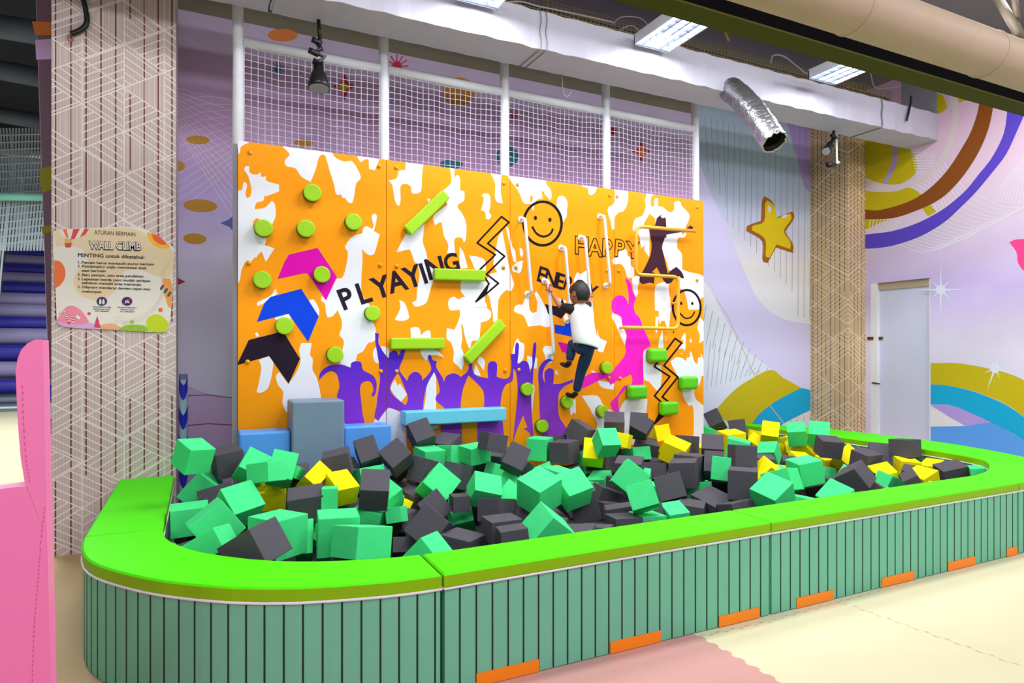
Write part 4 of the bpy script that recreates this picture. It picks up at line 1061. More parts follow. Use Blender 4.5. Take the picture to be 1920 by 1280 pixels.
G 2 4.874 4.408 0.343 -0.19 -0.033 0.782 0.2 0.2 0.2
D 2 1.619 5.385 0.324 0.122 0.745 2.506 0.2 0.2 0.2
G 2 0.978 3.219 0.31 -0.366 -0.006 1.453 0.2 0.2 0.2
Y 2 5.949 5.029 0.313 0.124 -0.27 1.261 0.2 0.2 0.2
Y 2 5.316 5.842 0.335 0.211 0.055 1.39 0.2 0.2 0.2
D 2 0.147 5.09 0.369 0.112 -0.146 2.864 0.2 0.2 0.2
D 2 -0.008 4.519 0.318 0.034 -0.183 1.571 0.2 0.2 0.2
Y 2 4.725 3.238 0.305 -0.331 0.005 1.563 0.2 0.2 0.2
D 2 1.362 4.196 0.323 0.033 0.45 2.506 0.2 0.2 0.2
G 2 2.681 5.436 0.403 -0.019 -0.307 2.083 0.2 0.2 0.2
D 2 3.085 5.4 0.347 0.063 0.084 1.39 0.2 0.2 0.2
Y 2 5.707 6.19 0.32 0.039 -0.115 1.769 0.2 0.2 0.2
D 2 1.915 3.238 0.311 0.019 -0.142 1.415 0.2 0.2 0.2
Y 2 4.441 5.424 0.438 -0.401 -0.206 1.895 0.2 0.2 0.2
D 2 3.268 3.246 0.305 0.086 -0.299 1.373 0.2 0.2 0.2
G 2 4.433 3.229 0.311 0.119 0.267 0.056 0.2 0.2 0.2
D 2 3.911 3.705 0.311 -0.036 -0.034 1.298 0.2 0.2 0.2
D 2 3.283 4.636 0.359 0.031 0.001 0.021 0.2 0.2 0.2
D 2 4.108 4.828 0.317 -0.252 0.13 1.413 0.2 0.2 0.2
D 2 6.2 3.922 0.326 -0.177 -0.074 2.071 0.2 0.2 0.2
D 2 5.202 3.653 0.325 -0.105 -0.59 2.54 0.2 0.2 0.2
D 2 2.083 5.445 0.5 -0.005 0.197 1.831 0.2 0.2 0.2
Y 2 6.439 5.089 0.336 -0.304 -0.048 2.195 0.2 0.2 0.2
Y 2 5.138 5.118 0.311 0.073 -0.059 0.647 0.2 0.2 0.2
D 2 2.771 3.929 0.319 0.06 0.167 2.607 0.2 0.2 0.2
D 2 2.973 3.864 0.313 0.342 0.135 2.797 0.2 0.2 0.2
D 2 4.955 4.649 0.383 -0.068 0.241 2.129 0.2 0.2 0.2
D 2 5.481 4.638 0.344 0.146 -0.111 1.764 0.2 0.2 0.2
Y 2 4.744 5.382 0.31 -0.229 0.192 1.395 0.2 0.2 0.2
D 2 0.198 4.823 0.33 0.165 -0.334 1.428 0.2 0.2 0.2
D 2 2.341 3.592 0.305 0.134 0.023 2.385 0.2 0.2 0.2
D 2 3.101 4.134 0.297 -0.11 0.037 0.247 0.2 0.2 0.2
G 2 3.756 5.475 0.435 0.471 -0.149 1.691 0.2 0.2 0.2
D 2 5.625 5.547 0.39 0.191 0.058 2.292 0.2 0.2 0.2
G 2 2.145 4.873 0.302 0.208 -0.029 1.698 0.2 0.2 0.2
Y 2 6.135 5.528 0.337 0.376 0.126 1.878 0.2 0.2 0.2
D 2 2.201 4.018 0.329 0.227 -0.258 1.716 0.2 0.2 0.2
D 2 0.604 5.045 0.34 0.089 0.308 1.726 0.2 0.2 0.2
D 2 3.393 3.88 0.291 0.076 -0.055 0.745 0.2 0.2 0.2
Y 2 5.709 3.351 0.308 0.016 -0.352 2.874 0.2 0.2 0.2
Y 2 6.146 4.819 0.31 -0.121 -0.108 1.193 0.2 0.2 0.2
D 2 2.796 4.599 0.358 0.349 0.044 0.675 0.2 0.2 0.2
D 2 3.678 4.951 0.361 -0.015 -0.012 1.477 0.2 0.2 0.2
"""

# ---------------------------------------------------------------- foam pit wall (padded ring of soft blocks)
m_cap = mat('cap_lime_top', (80, 226, 0), .55, spec=.12, bump=.04, bscale=90)
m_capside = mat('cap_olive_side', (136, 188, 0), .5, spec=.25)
m_clad = mat('cladding_sage', (112, 190, 158), .55, spec=.35, noise=.02, nscale=6)
m_groove = mat('cladding_groove', (16, 38, 30), .8)
m_pip = mat('piping_white', (236, 232, 245), .5)
m_tab = mat('orange_vinyl', (255, 138, 0), .45)
ZC0, ZC1 = .490, .551
PITCH = .082
def wall_block(name, label, outer, inner, tabs=(), grooves_out=True, grooves_in=False, start=0.0, tilt=None, ztop=ZC1):
    """one soft block; outer/inner = plan polylines running the same way"""
    cx = sum(p[0] for p in outer + inner) / len(outer + inner); cy = sum(p[1] for p in outer + inner) / len(outer + inner)
    t = thing(name, label, 'padded wall block', (cx, cy, 0), 'padded blocks round the foam pit')
    poly = outer + inner[::-1]
    dz = ztop - ZC1
    def shrink(k):
        out = []
        n = len(poly); ar = sum(poly[i][0]*poly[(i+1)%n][1] - poly[(i+1)%n][0]*poly[i][1] for i in range(n)); sg = 1 if ar > 0 else -1
        for i in range(n):
            a = Vector(poly[i - 1]); b = Vector(poly[i]); c = Vector(poly[(i + 1) % n])
            d1 = (b - a).normalized(); d2 = (c - b).normalized()
            n1 = Vector((-d1.y, d1.x)) * sg; n2 = Vector((-d2.y, d2.x)) * sg; nn = (n1 + n2)
            nn = nn / max(.35, nn.length_squared / 2) if nn.length > .1 else n1
            out.append(tuple(b + nn * k))
        return out
    g = .004
    core = shrink(.006 + g)
    mb = MB(); mb.prism(core, .004, ZC0 + dz - .012, m_clad)
    # grooves between the upholstered slats
    def walk(line, phase):
        L = 0; out = []; nxt = phase
        for i in range(len(line) - 1):
            a = Vector(line[i]); b = Vector(line[i + 1]); d = (b - a).length
            while nxt <= L + d + 1e-9:
                out.append((a.lerp(b, (nxt - L) / d), (b - a).normalized())); nxt += PITCH
            L += d
        return out, L
    mid = Vector((cx, cy))
    def do(line, side):
        gs, L = walk(line, PITCH + start)
        for p, d in gs:
            nrm = Vector((-d.y, d.x)) * side
            q = p - nrm * (g + .007)
            w = d * .0042
            a, b = q - w, q + w; o_ = nrm * .0022
            vs = [(a.x + o_.x, a.y + o_.y, .006), (b.x + o_.x, b.y + o_.y, .006), (b.x + o_.x, b.y + o_.y, ZC0 + dz - .012), (a.x + o_.x, a.y + o_.y, ZC0 + dz - .012)]
            mb.add(vs, [(0, 1, 2, 3)] if (Vector((b.x - a.x, b.y - a.y)).cross(nrm) if False else (b.x - a.x) * nrm.y - (b.y - a.y) * nrm.x) < 0 else [(3, 2, 1, 0)], m_groove)
    sgn_o = 1
    a, b = Vector(outer[0]), Vector(outer[1]); dn = (b - a).normalized(); nrm = Vector((-dn.y, dn.x))
    mi_ = Vector(inner[0]) - a
    so = -1 if nrm.dot(mi_) > 0 else 1
    if grooves_out: do(outer, so)
    if grooves_in: do(inner, -so)
    lift(mb.build('slatted_cladding'), t)
    # cushion cap: side band and top sheet
    mb = MB(); c1 = shrink(g); c2 = shrink(g + .008); n = len(poly)
    z0, z1, z2 = ZC0 + dz, ztop - .008, ztop
    vs = [(x, y, z0) for x, y in c1] + [(x, y, z1) for x, y in c1]
    ar = sum(poly[i][0]*poly[(i+1)%n][1] - poly[(i+1)%n][0]*poly[i][1] for i in range(n))
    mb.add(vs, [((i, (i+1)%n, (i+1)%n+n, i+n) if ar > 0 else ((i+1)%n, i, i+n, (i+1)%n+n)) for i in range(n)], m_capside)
    vs = [(x, y, z1) for x, y in c1] + [(x, y, z2) for x, y in c2]
    mb.add(vs, [((i, (i+1)%n, (i+1)%n+n, i+n) if ar > 0 else ((i+1)%n, i, i+n, (i+1)%n+n)) for i in range(n)], m_cap)
    V = [Vector((x, y, z2)) for x, y in c2]; tri = []
    for q in tessellate_polygon([V]):
        nn = (V[q[1]] - V[q[0]]).cross(V[q[2]] - V[q[0]]); tri.append(q if nn.z > 0 else q[::-1])
    mb.add(V, tri, m_cap)
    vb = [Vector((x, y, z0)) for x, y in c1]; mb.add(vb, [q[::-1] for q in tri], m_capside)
    lift(mb.build('cushion_cap'), t)
    mb = MB(); cc = [Vector((x, y, ZC0 + dz - .006)) for x, y in shrink(g + .001)]
    mb.tube(cc + [cc[0], cc[1]], .0065, m_pip, 6, False); lift(mb.build('white_piping', smooth=True), t)
    for s0, s1 in tabs:       # lengths along the outer line
        L = 0; pts = []
        for i in range(len(outer) - 1):
            a = Vector(outer[i]); b = Vector(outer[i + 1]); d = (b - a).length
            for q in (s0, s1):
                if L <= q <= L + d: pts.append((q, a.lerp(b, (q - L) / d)))
            if s0 < L < s1: pts.append((L, a))
            L += d
        pts = [p for _, p in sorted(pts, key=lambda e: e[0])]
        out = []; inn = []
        for j, p in enumerate(pts):
            d = (pts[min(j + 1, len(pts) - 1)] - pts[max(j - 1, 0)]).normalized(); nr = Vector((-d.y, d.x)) * so
            out.append(tuple(p - nr * (g + .001))); inn.append(tuple(p - nr * (g + .007)))
        mt = MB(); mt.prism(out + inn[::-1], .003, .063, m_tab); lift(mt.build('orange_patch'), t)
    return t

YF, YI = 2.755, 3.085
co = smooth2([(-.60, 4.16),(-.585,3.98),(-.545,3.78),(-.475,3.61),(-.37,3.45),(-.25,3.30),(-.12,3.17),(.10,3.0),(.35,2.875),(.62,2.80),(.80,2.768),(.972,2.756)], False, 2)
ci = smooth2([(-.215,4.16),(-.19,3.96),(-.11,3.76),(.0,3.585),(.2,3.38),(.40,3.245),(.58,3.17),(.70,3.135),(.85,3.10),(.972,3.087)], False, 2)
wall_block('pit_border_block', 'straight lime-topped padded block on the left, running back to the patterned pillar', [(-.60, 4.165), (-.607, 5.03), (-.613, 5.885)], [(-.215, 4.165), (-.22, 5.03), (-.225, 5.885)], grooves_in=True)
wall_block('pit_border_block', 'curved lime-topped padded corner block at the left front of the foam pit', co, ci, tabs=((.95, 1.22),))
wall_block('pit_border_block', 'straight lime-topped padded block at the front, nearest to the viewer', [(.975, YF), (3.02, YF)], [(.975, YI), (3.02, YI)], tabs=((.164, .492), (.91, 1.235), (1.645, 1.955)))
wall_block('pit_border_block', 'longest straight lime-topped padded block at the front right, with four orange patches', [(3.024, YF), (5.638, YF)], [(3.024, YI), (5.638, YI)], tabs=((.215, .54), (1.005, 1.345), (1.725, 2.055), (2.46, 2.60)))
eo = smooth2([(5.642, YF), (6.05, YF + .02), (6.45, YF + .14), (6.80, 3.05), (7.06, 3.42), (7.22, 3.80), (7.33, 4.2), (7.36, 4.5)], False, 3)
ei = smooth2([(5.642, YI), (5.90, 3.14), (6.14, 3.235), (6.36, 3.355), (6.53, 3.50), (6.63, 3.76), (6.68, 4.1), (6.70, 4.5)], False, 3)
wall_block('pit_border_block', 'wide curved lime-topped padded corner block at the far right of the foam pit', eo, ei, grooves_in=True)
wall_block('pit_border_block', 'lime-topped padded block on the right side, in front of the white door', [(7.36, 4.504), (7.35, 5.1), (7.28, 5.75)], [(6.70, 4.504), (6.695, 5.1), (6.68, 5.75)], grooves_in=True)
wall_block('pit_border_block', 'tapering lime-topped padded end block behind the pit, by the painted yellow and blue bands', [(7.28, 5.754), (7.18, 6.0), (6.72, 6.66)], [(6.68, 5.754), (6.66, 6.1), (6.62, 6.60)], grooves_in=True)

# pit base pad
m_pad = mat('pit_base_dark', (48, 52, 56), .9)
base = ci[::1] + [(5.6, YI + .01)] + ei + [(6.62, 6.5), (5.2, 6.5), (5.2, 5.6), (-.2, 5.6)]
mb = MB(); mb.prism([(x + (.012 if x < .5 else -.012 if x > 6 else 0), y + .012) for x, y in base], .002, .17, m_pad)
o = mb.build('pit_base_pad', origin=(3, 4.4, 0)); tag(o, 'dark padded floor of the foam pit under all the cubes', 'pad')

# ---------------------------------------------------------------- foam cubes
m_fg = mat('foam_mint', (72, 226, 138), .85, spec=.15, bump=.10, bscale=160, noise=.03, nscale=3)
m_fd = mat('foam_dark_grey', (84, 81, 89), .85, spec=.2, bump=.10, bscale=160)
m_fy = mat('foam_yellow', (250, 232, 0), .8, spec=.2, bump=.10, bscale=160)
def cube_mesh(name, m):
    bm = bmesh.new(); bmesh.ops.create_cube(bm, size=1.0)
    bmesh.ops.bevel(bm, geom=bm.edges[:], offset=.022, segments=2, affect='EDGES', profile=.6)
    me = bpy.data.meshes.new(name); bm.to_mesh(me); bm.free(); me.materials.append(m)
    return me
CM = {'G': cube_mesh('mint_foam', m_fg), 'D': cube_mesh('dark_foam', m_fd), 'Y': cube_mesh('yellow_foam', m_fy)}
CN = {'G': 'mint green', 'D': 'dark grey', 'Y': 'yellow'}
rows = []
for L in CUBES.strip().split('\n'):
    f = L.split(); v = [float(a) for a in f[2:]]
    o = bpy.data.objects.new('foam_cube', CM[f[0]]); COL.objects.link(o)
    o.location = v[0:3]; o.rotation_euler = v[3:6]; o.scale = v[6:9]; o['category'] = 'foam cube'
    if f[1] == '2':
        o['label'] = CN[f[0]] + ' foam cube lying mostly buried under the top layer of the foam pit'
        o['group'] = 'buried %s foam cubes in the pit' % CN[f[0]]
    else:
        R = Euler(v[3:6]).to_matrix(); zmax = max(abs(R[2][i]) for i in range(3))
        pose = 'flat' if zmax > .97 else 'leaning' if zmax > .88 else 'steep' if zmax > .72 else 'corner-up'
        Y = v[1]
        row = 0 if Y < 3.8 else 1 if Y < 4.35 else 2 if Y < 4.9 else 3
        rows.append((f[0], row, project(v[0:3])[0], pose, o))
RN = ['nearest row', 'second row', 'third row', 'back row']
def ordn(n): return '%d%s' % (n, 'th' if 10 <= n % 100 <= 20 else {1: 'st', 2: 'nd', 3: 'rd'}.get(n % 10, 'th'))
for c in 'GDY':
    for r in range(4):
        for k, e in enumerate(sorted([e for e in rows if e[0] == c and e[1] == r], key=lambda e: e[2])):
            e[4]['label'] = '%s %s foam cube, %s %s from left in the %s' % (e[3], CN[c], ordn(k + 1), CN[c], RN[r])
            e[4]['group'] = '%s foam cubes on top of the pit' % CN[c]

# padded step blocks and the light blue bar in front of the climbing wall
def vinyl(name, rgb): return mat(name, rgb, .42, spec=.45, bump=.25, bscale=9)
def pad(name, label, lo, hi, m, bev=.018):
    c = ((lo[0] + hi[0]) / 2, (lo[1] + hi[1]) / 2, lo[2])
    mb = MB(); mb.box(lo, hi, m); o = mb.build(name, bevel=bev, seg=3, origin=c)
    return tag(o, label, 'padded block')
m_vb = vinyl('vinyl_sky_blue', (88, 165, 250)); m_vg = vinyl('vinyl_slate', (122, 146, 170)); m_vl = vinyl('vinyl_light_blue', (110, 210, 245))
pad('padded_block', 'low sky blue padded block at the left end of the climbing wall', (.232, 5.34, .17), (.608, 5.6, .93), m_vb)
pad('padded_block', 'tall slate grey padded block standing between two sky blue blocks', (.612, 5.29, .17), (1.022, 5.6, 1.165), m_vg)
pad('padded_block', 'low sky blue padded block right of the tall grey block', (1.03, 5.36, .17), (1.43, 5.6, .935), m_vb)
a = onY(763, 774, 5.46); b = onY(950, 766, 5.46)
pad('padded_beam', 'long light blue padded step beam fixed low on the climbing wall', (a.x - .015, 5.46, .905), (b.x, 5.626, 1.028), m_vl, .012)

# ---------------------------------------------------------------- overhead
m_wrap = mat('duct_wrap_pale', (184, 182, 198), .45, spec=.4, bump=.5, bscale=5)
m_foil = mat('aluminium_foil', (200, 200, 205), .28, metal=.95, bump=.9, bscale=26)
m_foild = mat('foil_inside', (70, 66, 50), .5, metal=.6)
m_black = mat('black_plastic', (14, 14, 18), .35)
m_blackm = mat('black_steel', (10, 10, 11), .9, spec=.04)
DY, DY2, DZ0, DZ1 = 5.10, 5.50, 4.285, 4.63
duct = thing('air_duct', 'long pale wrapped rectangular air duct under the ceiling above the nets', 'duct', (4, 5.3, DZ0))
mb = MB()
cuts = [-1.5, 2.62, 2.72, 5.2, 8.0, XW]
n = 90
vs = []; fs = []
xs = [-1.5 + (XW + 1.5) * i / n for i in range(n + 1)]
for i, x in enumerate(xs):
    w = .006 * math.sin(i * 1.9) + .004 * math.sin(i * .7); q = .005 * math.sin(i * 2.3 + 1)
    vs += [(x, DY + w, DZ0 + q), (x, DY2, DZ0 - q * .6), (x, DY2, DZ1), (x, DY + w * .5, DZ1 + q)]
for i in range(n):
    a = i * 4
    for k in range(4):
        fs.append((a + k, a + 4 + k, a + 4 + (k + 1) % 4, a + (k + 1) % 4))
fs += [(0, 1, 2, 3), (n * 4 + 3, n * 4 + 2, n * 4 + 1, n * 4)]
mb.add(vs, [f[::-1] for f in fs], m_wrap); lift(mb.build('wrapped_shell', bevel=.004), duct)
m_tape = mat('seam_tape_grey', (120, 118, 120), .6)  # grey strands along the seams of the duct wrap
for px in (1013, 1652):
    q = onY(px, 100 if px < 1500 else 230, DY)
    mb = MB()
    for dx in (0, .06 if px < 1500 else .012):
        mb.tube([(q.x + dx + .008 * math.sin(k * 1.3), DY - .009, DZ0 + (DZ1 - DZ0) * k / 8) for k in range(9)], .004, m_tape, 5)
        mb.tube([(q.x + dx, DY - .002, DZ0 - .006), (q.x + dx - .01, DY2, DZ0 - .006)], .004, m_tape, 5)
    lift(mb.build('seam_fold'), duct)

# flexible foil hose
p0 = onY(1380, 165, DY - .03); p1 = onY(1400, 185, 4.9); p2 = onY(1428, 232, 4.66); p3 = onY(1452, 266, 4.5)
path = []
for i in range(46):
    t = i / 45; q = ((1-t)**3) * Vector((p0.x - .02, DY + .05, p0.z + .02)) + 3*(1-t)**2*t * p1 + 3*(1-t)*t*t * p2 + t**3 * p3
    path.append(q)
fh = thing('foil_hose', 'crinkled silver flexible foil hose hanging open-ended from the air duct', 'hose', tuple(p0))
random.seed(9)
mb = MB(); mb.tube(path, [.118 + (.007 if i % 2 else -.004) + random.uniform(-.003, .003) for i in range(46)], m_foil, 26, False)
lift(mb.build('foil_sleeve', smooth=True), fh)
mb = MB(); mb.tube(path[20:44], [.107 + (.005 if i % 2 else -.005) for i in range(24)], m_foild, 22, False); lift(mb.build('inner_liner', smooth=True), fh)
mb = MB()
d = (path[-1] - path[-2]).normalized(); u = d.cross(Vector((0, 0, 1))).normalized(); w = d.cross(u)
rim = [path[-1] + d * .01 * math.sin(k * 2.6) + (u * math.cos(2*PI*k/24) + w * math.sin(2*PI*k/24)) * (.118 + .008 * math.sin(k * 3.1)) for k in range(25)]
mb.tube(rim, .009, m_foil, 6, False); lift(mb.build('ragged_rim', smooth=True), fh)

# ceiling lamps with louvres
m_lbox = mat('lamp_housing', (205, 208, 218), .35, metal=.2)
m_lglow = mat('lamp_tube_glow', (255, 255, 255), .5, emit=(245, 250, 255), estr=9)
m_louv = mat('louvre_mirror', (190, 205, 235), .15, metal=.85)
def lamp(xc, y1, z, label):
    L, W, Hh = 1.2, .41, .085; y0 = y1 - L
    t = thing('ceiling_lamp', label, 'lamp', (xc, (y0 + y1) / 2, z), 'louvred ceiling lamps')
    mb = MB(); x0, x1 = xc - W / 2, xc + W / 2
    mb.box((x0, y0, z), (x0 + .012, y1, z + Hh), m_lbox); mb.box((x1 - .012, y0, z), (x1, y1, z + Hh), m_lbox)
    mb.box((x0, y0, z), (x1, y0 + .012, z + Hh), m_lbox); mb.box((x0, y1 - .012, z), (x1, y1, z + Hh), m_lbox); mb.box((x0, y0, z + Hh), (x1, y1, z + Hh + .01), m_lbox)
    lift(mb.build('housing'), t)
    for k in (-.1, .1):
        mb = MB(); mb.tube([(xc + k, y0 + .03, z + .05), (xc + k, y1 - .03, z + .05)], .02, m_lglow, 10); lift(mb.build('tube', smooth=True), t)
    mb = MB()
    for k in range(13): yy = y0 + .03 + (L - .06) * k / 12; mb.box((x0 + .012, yy - .004, z + .002), (x1 - .012, yy + .004, z + .028), m_louv)
    for k in range(1, 4): xx = x0 + W * k / 4; mb.box((xx - .012, y0 + .012, z + .002), (xx + .012, y1 - .012, z + .028), m_louv)
    lift(mb.build('louvre'), t)
    mb = MB()
    for yy in (y0 + .2, y1 - .2): mb.tube([(xc, yy, z + Hh), (xc, yy, 5.3)], .003, m_blackm, 5)
    lift(mb.build('hanger_wire'), t)
    area('ceiling_lamp_light', (xc, (y0 + y1) / 2, z - .004), .36, 1.1, 40, (.95, .97, 1))
lamp(2.065, 5.04, 4.5, 'leftmost louvred ceiling lamp, glowing at the top edge above the duct')
lamp(3.915, 5.04, 4.5, 'middle louvred ceiling lamp, glowing in front of the duct left of the foil hose')
lamp(6.08, 4.86, 4.5, 'rightmost louvred ceiling lamp, glowing right of the foil hose')

# wire cable tray behind the duct
m_tray = mat('tray_wire', (176, 158, 108), .4, metal=.6)
ct = thing('cable_tray', 'long wire mesh cable tray running along the ceiling behind the air duct', 'cable tray', (4, 5.7, 4.91))
for sname, (xa, xb) in (('tray_section', (-1.2, 2.95)), ('tray_section', (3.0, 8.3))):
    mb = MB(); nx = int((xb - xa) / .05)
    for k in range(nx + 1):
        x = xa + (xb - xa) * k / nx
        mb.tube([(x, 5.55, 5.02), (x, 5.55, 4.91), (x, 5.9, 4.91), (x, 5.9, 5.02)], 0.005, m_tray, 3, False)
    for (y, z) in ((5.55, 5.02), (5.55, 4.983), (5.55, 4.946), (5.55, 4.91), (5.62, 4.91), (5.7, 4.91), (5.8, 4.91), (5.9, 4.91), (5.9, 5.02)):
        mb.tube([(xa, y, z), (xb, y, z)], 0.005, m_tray, 3, False)
    mb.box((xa, 5.58, 4.925), (xb, 5.88, 4.95), mat('cables_in_tray', (92, 84, 62), .8))
    lift(mb.build('tray_section'), ct)
# loose wires
m_wire = mat('pale_wire', (200, 198, 200), .5)
def wire(label, pts, r=.006, m=m_wire, Y=5.54, name='loose_wire'):
    P = [onY(x, y, Y) for x, y in pts]; sm = []
    for i in range(len(P) - 1):
        for j in range(4):
            t = j / 4; a = P[max(i-1, 0)]; b = P[i]; c = P[i+1]; d = P[min(i+2, len(P)-1)]
            sm.append(.5 * ((2*b) + (c - a) * t + (2*a - 5*b + 4*c - d) * t*t + (3*b - a - 3*c + d) * t**3))
    sm.append(P[-1]); mb = MB(); mb.tube(sm, r, m, 6)
    return tag(mb.build(name, origin=tuple(P[0]), smooth=True), label, 'wire')
wire('thin pale wire looping over the duct left of the middle lamp', [(1157, 72), (1165, 55), (1185, 48), (1200, 58), (1215, 50), (1200, 34), (1165, 32), (1150, 45)], .005)
wire('pale wire arching above the cable tray right of the foil hose', [(1445, 118), (1450, 104), (1470, 106), (1495, 125), (1512, 138), (1520, 128)], .009)
wire('thin pale wire looping below the rightmost lamp', [(1582, 152), (1590, 136), (1628, 132), (1640, 164), (1668, 165), (1690, 162)], .007)
wire('pale straight wire running along the left stretch of the cable tray', [(940, 6), (975, 3), (1010, 12), (1060, 22), (1150, 42)], .009)
wire('short black cable end hanging over the duct face near its right end', [(1708, 180), (1707, 195), (1700, 226)], .014, m_black, DY - .03, 'black_cable')
wire('black cable end hanging at the top left of the duct over the nets', [(516, -12), (508, 10), (506, 22)], .016, m_black, DY - .05, 'black_cable')
wire('thin wire hook hanging under the duct in the third net bay', [(1053, 140), (1057, 176), (1066, 180), (1070, 172), (1067, 168)], .006, mat('grey_wire', (150, 140, 140), .5), 5.48)
wire('thick black cable snaking down over the top of the patterned left pillar', [(152, -14), (160, 15), (163, 42), (152, 56), (133, 64)], .02, m_black, 5.87, 'black_cable')
wire('small copper wire loop at the end of the black cable on the left pillar', [(133, 64), (127, 70), (130, 77), (137, 75), (135, 68)], .006, mat('copper_wire', (150, 90, 80), .4), 5.86)
# frayed bundle hanging from ceiling
wire('frayed golden brown cable bundle hanging from the ceiling right of the middle lamp', [(1355, -20), (1356, 40), (1358, 58), (1366, 78)], .018, mat('frayed_brown', (110, 88, 40), .7), 5.0, 'cable_bundle')

# foreground pipe and black beam high on the right
m_bpipe = mat('beige_wrapped_pipe', (176, 154, 134), .55, spec=.25, noise=.03, nscale=4, bump=.2, bscale=5)
pp = thing('insulated_pipe', 'big beige wrapped pipe crossing the top right corner close to the viewer', 'pipe', (3.5, 2.22, 3.33))
mb = MB(); mb.tube([(-.5 + i * .3, 2.22, 3.33) for i in range(30)], .13, m_bpipe, 32); lift(mb.build('wrapped_tube', smooth=True), pp)
for x in (.65, 1.83, 3.01, 4.19, 5.37):
    mb = MB(); mb.tube([(x - .012, 2.22, 3.33), (x, 2.22, 3.33), (x + .012, 2.22, 3.33)], [.131, .135, .131], m_bpipe, 32, False); lift(mb.build('joint_collar', smooth=True), pp)
mb = MB(); mb.box((-.5, 2.81, 3.51), (XW, 2.9, 3.92), m_blackm)
m_bolive = mat('beam_olive_flange', (72, 76, 30), .9, spec=.1)
bb = thing('steel_beam', 'black and olive steel beam behind the beige pipe at the top right', 'beam', (4, 2.85, 3.51))
lift(mb.build('web'), bb)
mb = MB(); mb.box((-.5, 2.80, 3.5), (XW, 2.95, 3.512), m_bolive); lift(mb.build('lower_flange'), bb)
# struts in the dark top right corner
m_strut = mat('worn_strut', (120, 105, 85), .6)
mb = MB(); a = onY(1868, -8, 3.3); b = onY(1912, 66, 2.75); mb.tube([a, b], .035, m_strut, 10); tag(mb.build('ceiling_strut', smooth=True, origin=tuple(b)), 'worn tan strut leaning in the dark corner above the beige pipe', 'strut')
mb = MB(); a = onY(1900, -14, 3.0); b = onY(1908, 34, 2.9); mb.tube([a, b], .022, m_strut, 10); tag(mb.build('ceiling_strut', smooth=True, origin=tuple(b)), 'short pale strut at the extreme top right corner', 'strut')

# spotlights
def spot(name, label, Y, cord, joint, body, face, rr, extra=None):
    a, b = onY(*cord[0], Y), onY(*cord[1], Y)
    t = thing(name, label, 'spotlight', tuple(a))
    mb = MB(); mb.tube([a, b], .016, m_black, 10); lift(mb.build('stem', smooth=True), t)
    mb = MB(); J = [onY(x, y, Y + dy) for x, y, dy in joint]; mb.tube(J, .022, m_black, 10); 
    for q in J[::2]: mb.tube([q + Vector((-.04, 0, .012)), q + Vector((.04, 0, -.012))], .024, m_black, 12)
    lift(mb.build('swivel_joint', smooth=True), t)
    p, q = onY(*body, Y), onY(*face, Y - .03); d = q - p
    mb = MB(); mb.tube([p, p + d * .3, p + d * .45, p + d * .9, q], [rr * .45, rr * .5, rr * .72, rr, rr], m_black, 20); lift(mb.build('lamp_shade', smooth=True), t)
    mb = MB(); mb.tube([q + d * .005, q + d * .02], [rr * .9, rr * .88], mat('spot_glass', (150, 152, 158), .15), 20); lift(mb.build('glass_front'), t)
    return t
spot('spotlight', 'black spotlight hanging on a stem in front of the leftmost net', 5.44, ((597, 38), (600, 74)), [(594, 78, 0), (602, 92, .0), (588, 98, -.02), (608, 106, -.01), (596, 118, 0), (594, 126, 0)], (597, 120), (598, 166), .088)
spot('spotlight', 'black spotlight tilted left under the duct in front of the far pillar', 5.44, ((1563, 241.5), (1563, 256)), [(1563, 256, 0), (1561, 264, 0), (1557, 272, 0)], (1560, 266), (1549, 284), .055)
cz = thing('camera_sensor', 'small black camera on a white stem beside the tilted spotlight', 'camera', tuple(onY(1568, 255, 5.44)))
mb = MB(); mb.tube([onY(1568, 242.5, 5.44), onY(1569, 300, 5.44), onY(1571, 305, 5.44)], .012, m_wp, 8); mb.tube([onY(1573, 304, 5.44), onY(1564, 307, 5.44)], .018, m_wp, 8); lift(mb.build('white_stem', smooth=True), cz)
mb = MB(); mb.tube([onY(1564, 308, 5.44), onY(1553, 309, 5.39)], .032, m_black, 14); lift(mb.build('camera_head', smooth=True), cz)

# ---------------------------------------------------------------- rules sign
YS = 5.885
def so(x, y, l=0.0): return onY(x, y, YS - l * .0004)
def zs_(pts): return [(x / 4, 380 + y / 4) for x, y in pts]
sg = thing('rules_sign', 'cream rounded rules sign with balloon and WALL CLIMB heading on the left pillar', 'sign', tuple(so(213, 520)))
m_sgn = mat('sign_cream_white', (232, 226, 216), .35); m_st = mat('sign_tan', (232, 208, 170), .35); m_ink = mat('sign_ink', (30, 22, 30), .4)
outl = smooth2(zs_([(400,225),(420,205),(450,198),(700,188),(980,180),(1060,185),(1120,215),(1240,285),(1300,335),(1307,365),(1300,500),(1285,780),(1265,930),(1240,968),(1180,970),(800,950),(520,935),(450,915),(428,885),(415,640),(400,400)]), True, 4)
mb = MB()
PS = Paint(mb, 'Y', YS, .0004)
V = [so(x, y) for x, y in outl]; PS.poly(outl, m_sgn, 0, False)
nV = len(V); mb.add([v for v in V] + [v + Vector((0, .012, 0)) for v in V], [(i, (i + 1) % nV, (i + 1) % nV + nV, i + nV) for i in range(nV)], m_sgn)
PS.poly(zs_([(420,330),(410,230),(440,200),(700,195),(980,190),(1060,220),(1250,320),(1300,380),(1295,520),(1240,560),(1150,540),(1060,505),(960,500),(900,560),(860,660),(780,720),(700,730),(600,690),(550,600),(590,500),(660,440),(620,350),(500,320)]), m_st, 1)
def cs(k, rgb): return mat('sign_' + k, rgb, .4)
PS.poly(zs_([(405,432),(450,440),(485,490),(488,560),(450,620),(412,640)]), cs('orange', (240, 110, 50)), 2)
